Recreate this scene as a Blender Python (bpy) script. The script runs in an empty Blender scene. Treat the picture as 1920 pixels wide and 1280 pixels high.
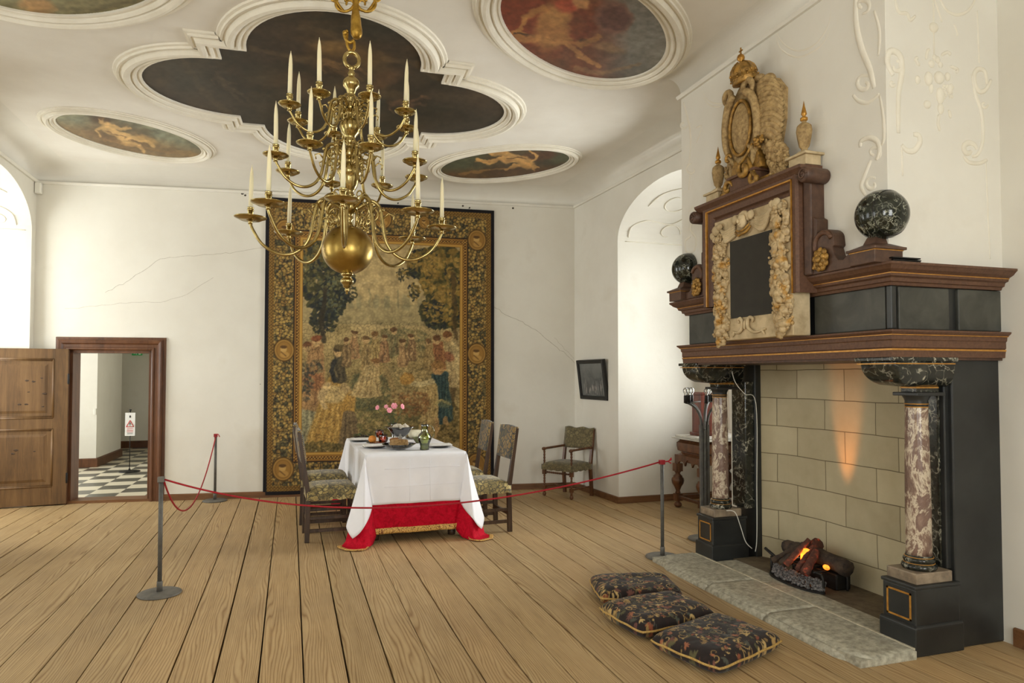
import bpy, bmesh, math, random
import numpy as np
from mathutils import Vector, Matrix
R = random.Random(11)
pi = math.pi
S = bpy.context.scene
COL = S.collection
sin, cos = math.sin, math.cos

# ------------------------------------------------------------------ camera
FPX, CX, CY, H = 1293.0, 960.0, 666.0, 1.5
YAW = math.atan(415/1293.0); PIT = math.atan(38/1293.0)
_F = Vector((sin(YAW)*cos(PIT), cos(YAW)*cos(PIT), sin(PIT)))
_R = Vector((cos(YAW), -sin(YAW), 0)); _U = _R.cross(_F)
CAM = Vector((0, 0, H))
def ray(x, y): return _F*FPX + _R*(x-CX) - _U*(y-CY)
def at_x(x, y, X): d = ray(x, y); return CAM + d*(X/d.x)
def at_y(x, y, Y): d = ray(x, y); return CAM + d*(Y/d.y)
def at_z(x, y, Z): d = ray(x, y); return CAM + d*((Z-H)/d.z)
BN = Vector((0.1243, 1, 0)); BD = 9.038
def at_b(x, y, off=0.0): d = ray(x, y); return CAM + d*((BD-off-BN.dot(CAM))/BN.dot(d))
def back_y(x, off=0.0): return BD-off-0.1243*x
def right_x(y): return 3.96-0.037*y

# ------------------------------------------------------------------ tagging
def tag(o, label=None, cat=None, group=None, kind=None):
    if label: o['label'] = label
    if cat: o['category'] = cat
    if group: o['group'] = group
    if kind: o['kind'] = kind
    return o
def empty(name, loc=(0,0,0), rz=0.0, parent=None):
    o = bpy.data.objects.new(name, None); COL.objects.link(o)
    o.location = loc; o.rotation_euler = (0,0,rz); o.empty_display_size = .1
    if parent: o.parent = parent
    return o
def copy_tree(o, parent=None):
    c = o.copy(); COL.objects.link(c); c.parent = parent
    for ch in [x for x in bpy.data.objects if x.parent == o]: copy_tree(ch, c)
    return c

# ------------------------------------------------------------------ mesh builder
class MB:
    def __init__(s): s.v=[]; s.f=[]; s.sm=[]; s.M=None
    def add(s, vs, fs, smooth=False):
        n=len(s.v)
        if s.M is not None: vs=[s.M@Vector(v) for v in vs]
        s.v += [tuple(v) for v in vs]
        for f in fs: s.f.append(tuple(i+n for i in f)); s.sm.append(smooth)
        return s
    def box(s, x0,x1,y0,y1,z0,z1):
        v=[(x,y,z) for z in (z0,z1) for y in (y0,y1) for x in (x0,x1)]
        return s.add(v,[(0,2,3,1),(4,5,7,6),(0,1,5,4),(2,6,7,3),(0,4,6,2),(1,3,7,5)])
    def quad(s,a,b,c,d): return s.add([a,b,c,d],[(0,1,2,3)])
    def taper(s, c0, s0, c1, s1):   # box between two rectangles (cx,cy,z),(hx,hy)
        v=[]
        for (c,h) in ((c0,s0),(c1,s1)):
            v+=[(c[0]-h[0],c[1]-h[1],c[2]),(c[0]+h[0],c[1]-h[1],c[2]),(c[0]+h[0],c[1]+h[1],c[2]),(c[0]-h[0],c[1]+h[1],c[2])]
        return s.add(v,[(3,2,1,0),(4,5,6,7),(0,1,5,4),(1,2,6,5),(2,3,7,6),(3,0,4,7)])
    def lathe(s, prof, seg=24, c=(0,0,0), smooth=True, axis=None, caps=True, lobes=0, amp=0.0):
        vs=[];fs=[]
        for (r,z) in prof:
            for k in range(seg):
                a=2*pi*k/seg; rr=r*(1+amp*cos(lobes*a)) if lobes else r
                vs.append(Vector((rr*cos(a),rr*sin(a),z)))
        if axis is not None:
            q=Vector((0,0,1)).rotation_difference(Vector(axis).normalized()); vs=[q@v for v in vs]
        vs=[v+Vector(c) for v in vs]
        for i in range(len(prof)-1):
            for k in range(seg):
                k2=(k+1)%seg; fs.append((i*seg+k,i*seg+k2,(i+1)*seg+k2,(i+1)*seg+k))
        if caps:
            if prof[0][0]>1e-4: fs.append(tuple(range(seg))[::-1])
            if prof[-1][0]>1e-4: fs.append(tuple((len(prof)-1)*seg+k for k in range(seg)))
        return s.add(vs,fs,smooth)
    def tube(s, pts, rad, seg=8, closed=False, flat=1.0, up=None, smooth=True):
        pts=[Vector(p) for p in pts]; n=len(pts)
        rads = rad if isinstance(rad,(list,tuple)) else [rad]*n
        vs=[];fs=[]; pn=None
        for i in range(n):
            a=pts[(i-1)%n] if (closed or i>0) else pts[i]
            b=pts[(i+1)%n] if (closed or i<n-1) else pts[i]
            t=(b-a)
            t = t.normalized() if t.length>1e-9 else Vector((0,0,1))
            if up is not None: pn=(Vector(up)-t*Vector(up).dot(t))
            elif pn is None:
                w=Vector((0,0,1)) if abs(t.z)<.9 else Vector((1,0,0)); pn=w-t*w.dot(t)
            else: pn=pn-t*pn.dot(t)
            if pn.length<1e-6: pn=t.orthogonal()
            pn=pn.normalized(); bn=t.cross(pn)
            for k in range(seg):
                an=2*pi*k/seg; vs.append(pts[i]+(pn*cos(an)*flat+bn*sin(an))*rads[i])
        m=n if closed else n-1
        for i in range(m):
            j=(i+1)%n
            for k in range(seg):
                k2=(k+1)%seg; fs.append((i*seg+k,i*seg+k2,j*seg+k2,j*seg+k))
        if not closed:
            fs.append(tuple(range(seg))[::-1]); fs.append(tuple((n-1)*seg+k for k in range(seg)))
        return s.add(vs,fs,smooth)
    def sph(s, c, r, sc=(1,1,1), seg=12, rings=8, rot=None, jit=0.0):
        prof=[(sin(pi*i/rings),-cos(pi*i/rings)) for i in range(rings+1)]
        vs=[];fs=[]
        for (pr,pz) in prof:
            for k in range(seg):
                a=2*pi*k/seg; j=1+R.uniform(-jit,jit) if jit else 1
                v=Vector((pr*cos(a)*r*sc[0]*j,pr*sin(a)*r*sc[1]*j,pz*r*sc[2]*j))
                if rot is not None: v=rot@v
                vs.append(v+Vector(c))
        for i in range(rings):
            for k in range(seg):
                k2=(k+1)%seg; fs.append((i*seg+k,i*seg+k2,(i+1)*seg+k2,(i+1)*seg+k))
        return s.add(vs,fs,True)
    def prism(s, poly, fn, d0, d1, smooth=False):   # poly of (u,v); fn(u,v,d)->xyz
        n=len(poly)
        vs=[fn(u,v,d0) for u,v in poly]+[fn(u,v,d1) for u,v in poly]
        fs=[tuple(range(n))[::-1],tuple(range(n,2*n))]+[(i,(i+1)%n,n+(i+1)%n,n+i) for i in range(n)]
        return s.add(vs,fs,smooth)
    def sweep(s, path, prof, closed=False, insets=None, caps=True, smooth=False):
        """mitred sweep of prof [(out,z)] along plan path; out = right-hand side of travel"""
        n=len(path); m=len(prof); vs=[];fs=[]
        P=[Vector(p[:2]) for p in path]
        ne=n if closed else n-1
        D=[(P[(i+1)%n]-P[i]).normalized() for i in range(ne)]
        N=[Vector((d.y,-d.x)) for d in D]
        for i in range(n):
            e0=(i-1)%ne if (closed or i>0) else 0
            e1=i%ne if (closed or i<n-1) else ne-1
            w0=insets[e0] if insets else 1.0; w1=insets[e1] if insets else 1.0
            for (o,z) in prof:
                a=N[e0]; b=N[e1]; det=a.x*b.y-a.y*b.x
                if abs(det)<1e-6: q=P[i]+a*o*w0
                else:
                    ra=a.dot(P[i])+o*w0; rb=b.dot(P[i])+o*w1
                    q=Vector(((ra*b.y-rb*a.y)/det,(a.x*rb-b.x*ra)/det))
                vs.append((q.x,q.y,z))
        for i in range(ne):
            j=(i+1)%n
            for k in range(m-1): fs.append((i*m+k,j*m+k,j*m+k+1,i*m+k+1))
        if caps and not closed: fs.append(tuple(range(m))); fs.append(tuple((n-1)*m+k for k in range(m))[::-1])
        return s.add(vs,fs,smooth)
    def build(s, name, m=None, parent=None, bevel=0.0, seg=2, loc=None, normals=True):
        me=bpy.data.meshes.new(name); me.from_pydata(s.v,[],s.f); 
        me.polygons.foreach_set('use_smooth',s.sm)
        if normals:
            b=bmesh.new(); b.from_mesh(me); bmesh.ops.recalc_face_normals(b,faces=b.faces); b.to_mesh(me); b.free()
        me.update()
        o=bpy.data.objects.new(name,me); COL.objects.link(o)
        if m: me.materials.append(m)
        if parent: o.parent=parent
        if loc: o.location=loc
        if bevel:
            md=o.modifiers.new('b','BEVEL'); md.width=bevel; md.segments=seg; md.limit_method='ANGLE'; md.angle_limit=math.radians(35); md.harden_normals=False
        return o

def spiral(cu, cv, r0, r1, a0, a1, n=24):
    return [(cu+(r0+(r1-r0)*i/n)*cos(a0+(a1-a0)*i/n), cv+(r0+(r1-r0)*i/n)*sin(a0+(a1-a0)*i/n)) for i in range(n+1)]
def smooth_path(pts, n=6):     # Catmull-Rom through points (tuples of any length)
    P=[Vector(p) for p in pts]; out=[]
    for i in range(len(P)-1):
        p0=P[max(i-1,0)];p1=P[i];p2=P[i+1];p3=P[min(i+2,len(P)-1)]
        for k in range(n):
            t=k/n
            out.append(0.5*((2*p1)+(p2-p0)*t+(2*p0-5*p1+4*p2-p3)*t*t+(3*p1-p0-3*p2+p3)*t**3))
    out.append(P[-1]); return out

# ------------------------------------------------------------------ materials
def lin(c):
    return tuple(((x/255)/12.92 if x/255<=.04045 else ((x/255+.055)/1.055)**2.4) for x in c[:3])+(1.0,)
class NT:
    def __init__(s, name):
        s.m=bpy.data.materials.new(name); s.m.use_nodes=True; s.t=s.m.node_tree; s.n=s.t.nodes; s.l=s.t.links
        s.b=s.n['Principled BSDF']; s.co=s.n.new('ShaderNodeTexCoord').outputs['Object']
    def node(s, ty, ins=None, **kw):
        x=s.n.new(ty)
        for k,v in kw.items(): setattr(x,k,v)
        for k,v in (ins or {}).items():
            if hasattr(v,'is_linked') or hasattr(v,'links'): s.l.new(v,x.inputs[k])
            else: x.inputs[k].default_value=v
        return x
    def mapped(s, sc=(1,1,1), rot=(0,0,0), src=None):
        return s.node('ShaderNodeMapping',{'Vector':src or s.co,'Scale':sc,'Rotation':rot}).outputs[0]
    def noise(s, scale, detail=4, rough=.55, vec=None, dist=0.0):
        return s.node('ShaderNodeTexNoise',{'Vector':vec or s.co,'Scale':scale,'Detail':detail,'Roughness':rough,'Distortion':dist}).outputs['Fac']
    def ramp(s, fac, stops, interp='LINEAR'):
        r=s.n.new('ShaderNodeValToRGB'); s.l.new(fac,r.inputs[0]); r.color_ramp.interpolation=interp
        e=r.color_ramp.elements
        while len(e)<len(stops): e.new(.5)
        for i,(p,c) in enumerate(stops):
            e[i].position=p; e[i].color=lin(c) if max(c)>1.001 else tuple(c)[:3]+(1,)
        return r.outputs['Color']
    def mix(s, fac, a, b, mode='MIX'):
        x=s.n.new('ShaderNodeMix'); x.data_type='RGBA'; x.blend_type=mode
        for k,v in ((0,fac),(6,a),(7,b)):
            if hasattr(v,'links'): s.l.new(v,x.inputs[k])
            else: x.inputs[k].default_value=v
        return x.outputs[2]
    def bump(s, h, strength=.3, dist=.01):
        x=s.node('ShaderNodeBump',{'Height':h,'Strength':strength,'Distance':dist}); s.l.new(x.outputs[0],s.b.inputs['Normal']); return x
    def set(s, **kw):
        for k,v in kw.items():
            k=k.replace('_',' ')
            if hasattr(v,'links'): s.l.new(v,s.b.inputs[k])
            else: s.b.inputs[k].default_value=v
        return s.m
def M(name, c1, c2=None, scale=6, rough=.6, metal=0.0, detail=5, lo=.35, hi=.65, bump=0.0, bs=None, stretch=(1,1,1), spec=.5, dist=0.0):
    t=NT(name)
    if c2 is None: t.set(Base_Color=lin(c1))
    else:
        n=t.noise(scale,detail,.6,t.mapped(stretch),dist); t.set(Base_Color=t.ramp(n,[(lo,c1),(hi,c2)]))
    if bump:
        t.bump(t.noise(bs or scale*3,5,.6,t.mapped(stretch)),bump,.01)
    return t.set(Roughness=rough,Metallic=metal,Specular_IOR_Level=spec)

m_plaster=NT('plaster'); _n=m_plaster.noise(1.1,5,.6); _n2=m_plaster.noise(14,5,.65)
m_plaster.bump(_n2,.22,.006)
m_plaster=m_plaster.set(Base_Color=m_plaster.ramp(_n,[(.3,(217,213,202)),(.6,(225,222,212)),(.8,(212,206,192))]),Roughness=.85,Specular_IOR_Level=.2)
m_ceil=M('ceiling_plaster',(222,217,206),(229,225,215),2,.85,bump=.15,bs=9,spec=.2)
m_stucco=M('stucco_relief',(222,216,200),(232,227,213),5,.8,bump=.1,bs=30,spec=.2)
m_crack=M('wall_crack',(190,182,166),(150,142,126),30,.9)
m_dirtstain=M('iron_stain',(70,62,50),rough=.8)

def wood(name, c1, c2, c3, axis='Z', sc=1.0, rough=.45, island=0.0, coat=0.0):
    t=NT(name)
    st={'X':(1.2,14,14),'Y':(14,1.2,14),'Z':(14,14,1.2)}[axis]
    vec=t.mapped(tuple(x*sc for x in st))
    if island:
        g=t.n.new('ShaderNodeNewGeometry')
        off=t.node('ShaderNodeCombineXYZ',{'X':g.outputs['Random Per Island'],'Y':g.outputs['Random Per Island'],'Z':g.outputs['Random Per Island']}).outputs[0]
        mul=t.node('ShaderNodeVectorMath',{0:off,1:(37,91,53)},operation='MULTIPLY').outputs[0]
        vec=t.node('ShaderNodeVectorMath',{0:vec,1:mul},operation='ADD').outputs[0]
    n1=t.noise(1.0,6,.65,vec,.8); w=t.noise(5.0,5,.7,vec,.3)
    k=t.node('ShaderNodeMath',{0:n1,1:t.node('ShaderNodeMath',{0:w,1:.35},operation='MULTIPLY').outputs[0]},operation='ADD').outputs[0]
    k=t.mix(.25,k,t.noise(3.0,3,.6))
    col=t.ramp(k,[(.42,c3),(.62,c1),(.82,c2)])
    if island:
        hs=t.ramp(g.outputs['Random Per Island'],[(0,(1-island,)*3),(.5,(1,1-.02,1-.05)),(1,(1+0,1-island*.6,1-island))])
        col=t.mix(1.0,col,hs,'MULTIPLY')
    t.bump(k,.12,.004)
    return t.set(Base_Color=col,Roughness=rough,Specular_IOR_Level=.4,Coat_Weight=coat)

# floor boards: pale scrubbed pine
_t=NT('pine_boards'); _g=_t.n.new('ShaderNodeNewGeometry'); _ri=_g.outputs['Random Per Island']
_off=_t.node('ShaderNodeCombineXYZ',{'X':_ri,'Y':_ri,'Z':_ri}).outputs[0]
_mul=_t.node('ShaderNodeVectorMath',{0:_off,1:(57,91,53)},operation='MULTIPLY').outputs[0]
_v=_t.node('ShaderNodeVectorMath',{0:_t.mapped((9,.75,9)),1:_mul},operation='ADD').outputs[0]
_wp=_t.node('ShaderNodeTexNoise',{'Vector':_v,'Scale':.55,'Detail':2.0})
_v2=_t.node('ShaderNodeVectorMath',{0:_v,1:_t.node('ShaderNodeVectorMath',{0:_wp.outputs['Color'],1:(2.2,1.2,1)},operation='MULTIPLY').outputs[0]},operation='ADD').outputs[0]
_w=_t.node('ShaderNodeTexWave',{'Vector':_v2,'Scale':2.3,'Distortion':7.0,'Detail':2.5,'Detail Scale':.7,'Detail Roughness':.6},bands_direction='X').outputs['Fac']
_fine=_t.noise(1.0,5,.7,_t.mapped((90,3.5,90)))
_big=_t.noise(.9,4,.6)
_c=_t.ramp(_w,[(0,(132,98,58)),(.12,(168,138,96)),(.4,(190,163,119)),(1,(201,175,131))])
_c=_t.mix(.42,_c,_t.ramp(_t.mix(.5,_fine,_t.noise(1.0,5,.7,_t.mapped((22,1.6,22)))),[(.36,(132,102,64)),(.48,(176,147,102)),(.66,(206,180,136))]))
_c=_t.mix(1.0,_c,_t.ramp(_ri,[(0,(.86,.85,.84)),(.4,(.98,.98,.98)),(.7,(.91,.90,.92)),(1,(1,.96,.92))]),'MULTIPLY')
_c=_t.mix(1.0,_c,_t.ramp(_big,[(.3,(.84,.84,.86)),(.6,(1,1,1))]),'MULTIPLY')
_t.bump(_t.mix(.5,_w,_fine),.12,.003)
m_floor=_t.set(Base_Color=_c,Roughness=_t.ramp(_fine,[(.3,(.5,.5,.5)),(.7,(.66,.66,.66))]),Specular_IOR_Level=.35)
m_gap=M('board_gap',(48,36,24),rough=.95)

m_doorwood=wood('door_pine',(104,76,44),(124,94,58),(70,50,28),'Z',.8,.5)
m_frame=wood('dark_frame_wood',(92,58,36),(112,74,48),(62,38,24),'Z',1.2,.4)
m_base=wood('baseboard_wood',(112,76,46),(132,94,60),(82,54,32),'X',1,.5)
m_darkoak=wood('dark_oak',(66,48,34),(88,66,46),(38,28,20),'Z',1.6,.4)
m_walnut=wood('turned_walnut',(92,58,34),(122,80,48),(48,30,18),'Z',1.6,.35)
m_mantel=M('mantel_brown',(82,54,38),(108,76,54),60,.55,bump=.12,bs=160,detail=3,lo=.3,hi=.75)
m_mantel_dk=M('mantel_brown_dark',(70,48,36),(92,66,50),22,.5,bump=.1,bs=120)
m_gild=M('gilt_line',(204,150,66),(172,118,46),30,.35,.35)
m_black=M('black_paint_stone',(30,31,31),(52,54,52),3,.38,bump=.05,bs=8,lo=.35,hi=.8)
m_slate=M('dark_slate_panel',(50,50,45),(86,86,78),5,.5,lo=.3,hi=.8,dist=.8)
m_slateplain=M('slate_plaque',(44,41,35),(50,47,40),12,.8)
def marble(name, base, base2, vein, vs=6, width=.03, rough=.18, warp=.5):
    t=NT(name)
    n=t.node('ShaderNodeTexNoise',{'Vector':t.co,'Scale':vs*.8,'Detail':5.0})
    v=t.node('ShaderNodeVectorMath',{0:n.outputs['Color'],1:(warp,warp,warp)},operation='MULTIPLY').outputs[0]
    v=t.node('ShaderNodeVectorMath',{0:t.co,1:v},operation='ADD').outputs[0]
    vo=t.node('ShaderNodeTexVoronoi',{'Vector':v,'Scale':float(vs)},feature='DISTANCE_TO_EDGE').outputs['Distance']
    mask=t.ramp(vo,[(0,(1,1,1)),(width,(.25,.25,.25)),(width*3,(0,0,0))])
    brk=t.ramp(t.noise(vs*1.3,3),[(.42,(0,0,0)),(.62,(1,1,1))])
    mm=t.mix(1.0,mask,brk,'MULTIPLY')
    bw=t.node('ShaderNodeRGBToBW',{'Color':mm}).outputs[0]
    col=t.mix(bw,t.ramp(t.noise(vs*2,6,.7),[(.35,base),(.7,base2)]),lin(vein))
    return t.set(Base_Color=col,Roughness=rough)
m_marbleblk=marble('black_veined_marble',(22,23,20),(48,50,42),(196,192,172),9,.035)
m_marblegrn=marble('black_green_marble',(20,23,18),(44,48,38),(190,192,172),12,.03,.12)
m_marblered=NT('red_grey_marble'); _q=m_marblered
_n=_q.node('ShaderNodeTexNoise',{'Vector':_q.mapped((1,1,.55)),'Scale':9.0,'Detail':9.0,'Roughness':.7,'Distortion':.5}).outputs['Fac']
m_marblered=_q.set(Base_Color=_q.ramp(_n,[(.30,(84,62,54)),(.44,(128,104,90)),(.5,(206,192,168)),(.54,(112,88,78)),(.66,(140,116,102)),(.78,(196,182,160))]),Roughness=.25)
m_marblegrey=M('plinth_marble',(112,98,82),(158,142,120),14,.35,detail=8)
m_stone=M('carved_stone',(172,152,116),(210,190,152),9,.75,bump=.25,bs=50)
_q=NT('carved_gilt_stone'); _n=_q.noise(9,4,.6); _k=_q.ramp(_n,[(.55,(0,0,0)),(.64,(1,1,1))]); _kb=_q.node('ShaderNodeRGBToBW',{'Color':_k}).outputs[0]
_n3=_q.noise(30,5,.6)
_q.bump(_n3,.35,.008)
m_giltstone=_q.set(Base_Color=_q.mix(_kb,_q.ramp(_n3,[(.3,(146,122,84)),(.7,(208,184,140))]),lin((186,142,72))),Metallic=_q.ramp(_n,[(.55,(0,0,0)),(.64,(.4,.4,.4))]),Roughness=.5)
m_crest=M('aged_carved_stone',(132,106,66),(184,156,106),34,.7,bump=.35,bs=60)
m_giltdark=M('aged_gilding',(112,84,38),(186,142,68),26,.42,.4,bump=.3,bs=60)
m_brassgold=M('gilt_finial',(212,160,70),(150,104,40),18,.35,.6)
m_fireback=NT('sandstone_blocks'); _q=m_fireback
_vec=_q.node('ShaderNodeCombineXYZ',{'X':_q.node('ShaderNodeSeparateXYZ',{'Vector':_q.co}).outputs['Y'],'Y':_q.node('ShaderNodeSeparateXYZ',{'Vector':_q.co}).outputs['Z']}).outputs[0]
_wn=_q.node('ShaderNodeTexNoise',{'Vector':_q.co,'Scale':3.0,'Detail':2.0}).outputs['Color']
_vec=_q.node('ShaderNodeVectorMath',{0:_vec,1:_q.node('ShaderNodeVectorMath',{0:_wn,1:(.02,.02,0)},operation='MULTIPLY').outputs[0]},operation='ADD').outputs[0]
_br=_q.node('ShaderNodeTexBrick',{'Vector':_vec,'Color1':lin((178,166,136)),'Color2':lin((196,184,152)),'Mortar':lin((110,98,74)),'Scale':1.0,'Mortar Size':.0035,'Mortar Smooth':.3,'Brick Width':.46,'Row Height':.222},offset=.41)
_br.inputs['Bias'].default_value=0.1
_c=_q.mix(1.0,_br.outputs['Color'],_q.ramp(_q.noise(5,5,.6),[(.3,(.86,.85,.82)),(.7,(1,1,1))]),'MULTIPLY')
_q.bump(_q.noise(60,4),.15,.004)
m_fireback=_q.set(Base_Color=_c,Roughness=.85)
m_hearth=M('granite_hearth',(138,134,118),(186,181,162),30,.8,detail=8,bump=.5,bs=24)
m_hearthfloor=M('sooty_hearth_floor',(84,72,56),(116,102,80),10,.85,bump=.3,bs=40)
m_mortar=M('hearth_mortar',(206,198,174),(176,168,146),40,.9)

_q=NT('brass'); _n=_q.noise(14,5,.6)
m_brass=_q.set(Base_Color=_q.ramp(_n,[(.3,(152,132,82)),(.7,(196,177,120))]),Metallic=1.0,Roughness=_q.ramp(_n,[(.3,(.16,.16,.16)),(.75,(.26,.26,.26))]))
_q=NT('brass_globe'); _n=_q.noise(6,6,.65)
m_globe=_q.set(Base_Color=_q.ramp(_n,[(.3,(146,120,62)),(.7,(180,152,84))]),Metallic=1.0,Roughness=_q.ramp(_n,[(.3,(.24,.24,.24)),(.75,(.4,.4,.4))]))
m_giltwrought=M('gilt_wrought_iron',(148,112,40),(190,152,66),30,.35,.75,bump=.3,bs=70)
m_wax=NT('candle_wax').set(Base_Color=lin((238,228,190)),Roughness=.45,Subsurface_Weight=.25,Subsurface_Radius=(.02,.015,.008))
m_steel=M('grey_steel',(84,82,78),(104,102,96),20,.6,.3)
m_steeldk=M('dark_steel',(92,90,84),(112,108,100),20,.55,.2)
m_rope=M('red_rope',(176,20,36),(146,12,28),80,.7)
m_redcap=M('red_clip',(150,22,34),rough=.5)

_q=NT('white_linen'); _n=_q.noise(3,4,.6); _f=_q.noise(120,2)
_q.bump(_n,.25,.01)
m_linen=_q.set(Base_Color=_q.ramp(_n,[(.3,(234,235,241)),(.7,(243,243,248))]),Roughness=.85,Sheen_Weight=.2,Specular_IOR_Level=.2)
_q=NT('red_damask'); _n=_q.noise(22,6,.75,None,1.2)
m_red=_q.set(Base_Color=_q.ramp(_n,[(.35,(150,4,26)),(.52,(188,8,38)),(.7,(204,16,48))]),Roughness=.8,Specular_IOR_Level=.15)
_q=NT('gold_trim'); _v=_q.node('ShaderNodeTexVoronoi',{'Vector':_q.co,'Scale':110.0}).outputs['Distance']
m_trim=_q.set(Base_Color=_q.ramp(_v,[(.2,(226,186,108)),(.55,(210,164,86)),(.75,(120,70,30))]),Roughness=.6)

def upholstery(name, a, b, c, d, sc=26):
    t=NT(name)
    wn=t.node('ShaderNodeTexNoise',{'Vector':t.co,'Scale':sc*.5,'Detail':3.0}).outputs['Color']
    v=t.node('ShaderNodeVectorMath',{0:t.co,1:t.node('ShaderNodeVectorMath',{0:wn,1:(.09,.09,.09)},operation='MULTIPLY').outputs[0]},operation='ADD').outputs[0]
    vo=t.node('ShaderNodeTexVoronoi',{'Vector':v,'Scale':float(sc)})
    de=t.node('ShaderNodeTexVoronoi',{'Vector':v,'Scale':float(sc)},feature='DISTANCE_TO_EDGE').outputs['Distance']
    col=t.ramp(t.node('ShaderNodeRGBToBW',{'Color':vo.outputs['Color']}).outputs[0],[(.25,a),(.45,b),(.65,c),(.85,a)],'CONSTANT')
    e=t.node('ShaderNodeRGBToBW',{'Color':t.ramp(de,[(.06,(1,1,1)),(.13,(0,0,0))])}).outputs[0]
    col=t.mix(e,col,lin(d)); col=t.mix(.35,col,t.ramp(t.noise(90,4,.7),[(.3,d),(.7,b)]))
    t.bump(t.noise(120,3),.3,.004)
    return t.set(Base_Color=col,Roughness=.9,Sheen_Weight=.2)
m_uph=upholstery('floral_tapestry_fabric',(158,138,84),(196,176,116),(120,106,66),(26,32,40),24)
m_upht=upholstery('worn_tapestry_fabric',(128,116,84),(146,132,96),(110,104,82),(84,84,72),14)
m_uphback=upholstery('chairback_tapestry_fabric',(150,118,62),(96,84,52),(164,134,78),(30,44,56),18)
m_upharm=upholstery('olive_striped_fabric',(118,106,72),(130,118,82),(106,94,62),(74,68,48),20)
m_nail=M('brass_nail',(196,176,130),rough=.3,metal=.8)
m_piping=M('gold_cord',(196,164,96),(160,124,62),120,.7)

m_glass=NT('clear_glass').set(Base_Color=(1,1,1,1),Roughness=.02,Transmission_Weight=1.0,IOR=1.3)
def thin_glass(name, col, alpha):
    t=NT(name)
    tr=t.node('ShaderNodeBsdfTransparent',{'Color':col}); gl=t.node('ShaderNodeBsdfGlossy',{'Color':(1,1,1,1),'Roughness':.03})
    lw=t.node('ShaderNodeLayerWeight',{'Blend':.35}).outputs['Fresnel']
    k=t.node('ShaderNodeMath',{0:lw,1:alpha},operation='ADD',use_clamp=True).outputs[0]
    mx=t.n.new('ShaderNodeMixShader'); t.l.new(k,mx.inputs[0]); t.l.new(tr.outputs[0],mx.inputs[1]); t.l.new(gl.outputs[0],mx.inputs[2])
    t.l.new(mx.outputs[0],t.n['Material Output'].inputs[0]); return t.m
m_pane=thin_glass('window_pane_glass',(.96,.98,.97,1),.02)
m_gclear=thin_glass('thin_clear_glass',(.86,.86,.82,1),.10)
m_ggreen=thin_glass('thin_green_glass',(.72,.76,.42,1),.07)
m_gamber=thin_glass('thin_amber_glass',(.85,.42,.24,1),.07)
m_liqgreen=M('green_cordial',(130,140,58),rough=.2)
m_plate=M('pewter_plate',(70,68,66),rough=.4,metal=.5)
m_platewhite=M('white_napkin',(238,236,230),(224,220,214),40,.8)
m_orange=M('orange_peel',(226,150,62),(214,134,50),30,.5,bump=.2,bs=120)
m_straw=M('straw_basket',(176,142,92),(136,102,60),60,.8,bump=.6,bs=90)
m_egg=M('pale_garlic',(206,196,176),(178,168,150),20,.6)
m_cheese=M('white_cheese',(226,220,196),(206,198,170),20,.7,bump=.3,bs=40)
m_bread=M('brown_bread',(168,116,66),(130,84,44),30,.8,bump=.3,bs=60)
m_grape=M('dark_grapes',(52,44,40),(76,70,46),40,.35)
m_pink=M('pink_petals',(232,140,158),(244,178,188),40,.6)
m_leaf=M('rose_leaves',(54,66,32),(78,88,44),30,.6)
m_greendish=M('green_glazed_bowl',(92,98,66),(120,122,84),14,.35)
m_iron=M('black_iron',(26,24,23),(40,37,34),20,.5,.4)
m_log=M('charred_log',(82,66,52),(38,30,26),16,.9,bump=.8,bs=40,stretch=(1,1,1))
m_ash=M('grey_coal_bed',(60,58,58),(138,134,132),60,.9,bump=.9,bs=90)
_q=NT('glowing_ember'); m_ember=_q.set(Base_Color=lin((255,120,20)),Emission_Color=_q.ramp(_q.noise(18,3),[(.3,(1,.12,.01)),(.6,(1,.34,.03))]),Emission_Strength=2.2)
_q=NT('ember_red_bark'); _n=_q.noise(30,4,.7)
m_emberlog=_q.set(Base_Color=_q.ramp(_n,[(.3,(60,32,26)),(.7,(110,66,48))]),Emission_Color=(1,.08,.03,1),Emission_Strength=_q.ramp(_n,[(.55,(0,0,0)),(.75,(.35,.35,.35))]),Roughness=.9)
m_paper=M('white_sign_paper',(236,236,236),rough=.6)
m_signred=M('sign_red',(190,40,36),rough=.6)
m_signblk=M('sign_ink',(24,24,24),rough=.6)
m_exit=NT('exit_sign_green').set(Base_Color=lin((34,120,60)),Emission_Color=lin((40,150,70)),Emission_Strength=.25)
m_exitw=NT('exit_sign_white').set(Base_Color=lin((220,240,220)),Emission_Color=lin((200,230,200)),Emission_Strength=.2)
_q=NT('checker_tiles'); _ck=_q.node('ShaderNodeTexChecker',{'Vector':_q.mapped((1/.345,1/.345,1/.345)),'Color1':lin((222,214,192)),'Color2':lin((46,46,42)),'Scale':1.0})
m_check=_q.set(Base_Color=_q.mix(.12,_ck.outputs['Color'],_q.ramp(_q.noise(8,4),[(.3,(150,140,120)),(.7,(230,224,205))])),Roughness=.3)
m_plasticw=M('white_plastic',(228,226,216),rough=.4)
m_bulb=thin_glass('bulb_glass',(.97,.97,.95,1),.12)
m_redwood=wood('red_mahogany',(92,40,26),(122,58,38),(54,24,16),'Z',1.4,.25)
m_greytop=M('grey_marbled_lid',(196,192,182),(168,164,154),10,.35)
m_vc=None
def vc_mat(name, rough=.85, sheen=0.0, weave=0.0, spec=.3):
    t=NT(name); a=t.node('ShaderNodeAttribute',attribute_name='Col').outputs['Color']
    if weave: t.bump(t.noise(weave,2),.25,.003)
    return t.set(Base_Color=a,Roughness=rough,Sheen_Weight=sheen,Specular_IOR_Level=spec)
m_tapestry=vc_mat('woven_tapestry',.95,.15,260)
m_oil=vc_mat('ceiling_oil_paint',.55,0,0,.4)
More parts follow.
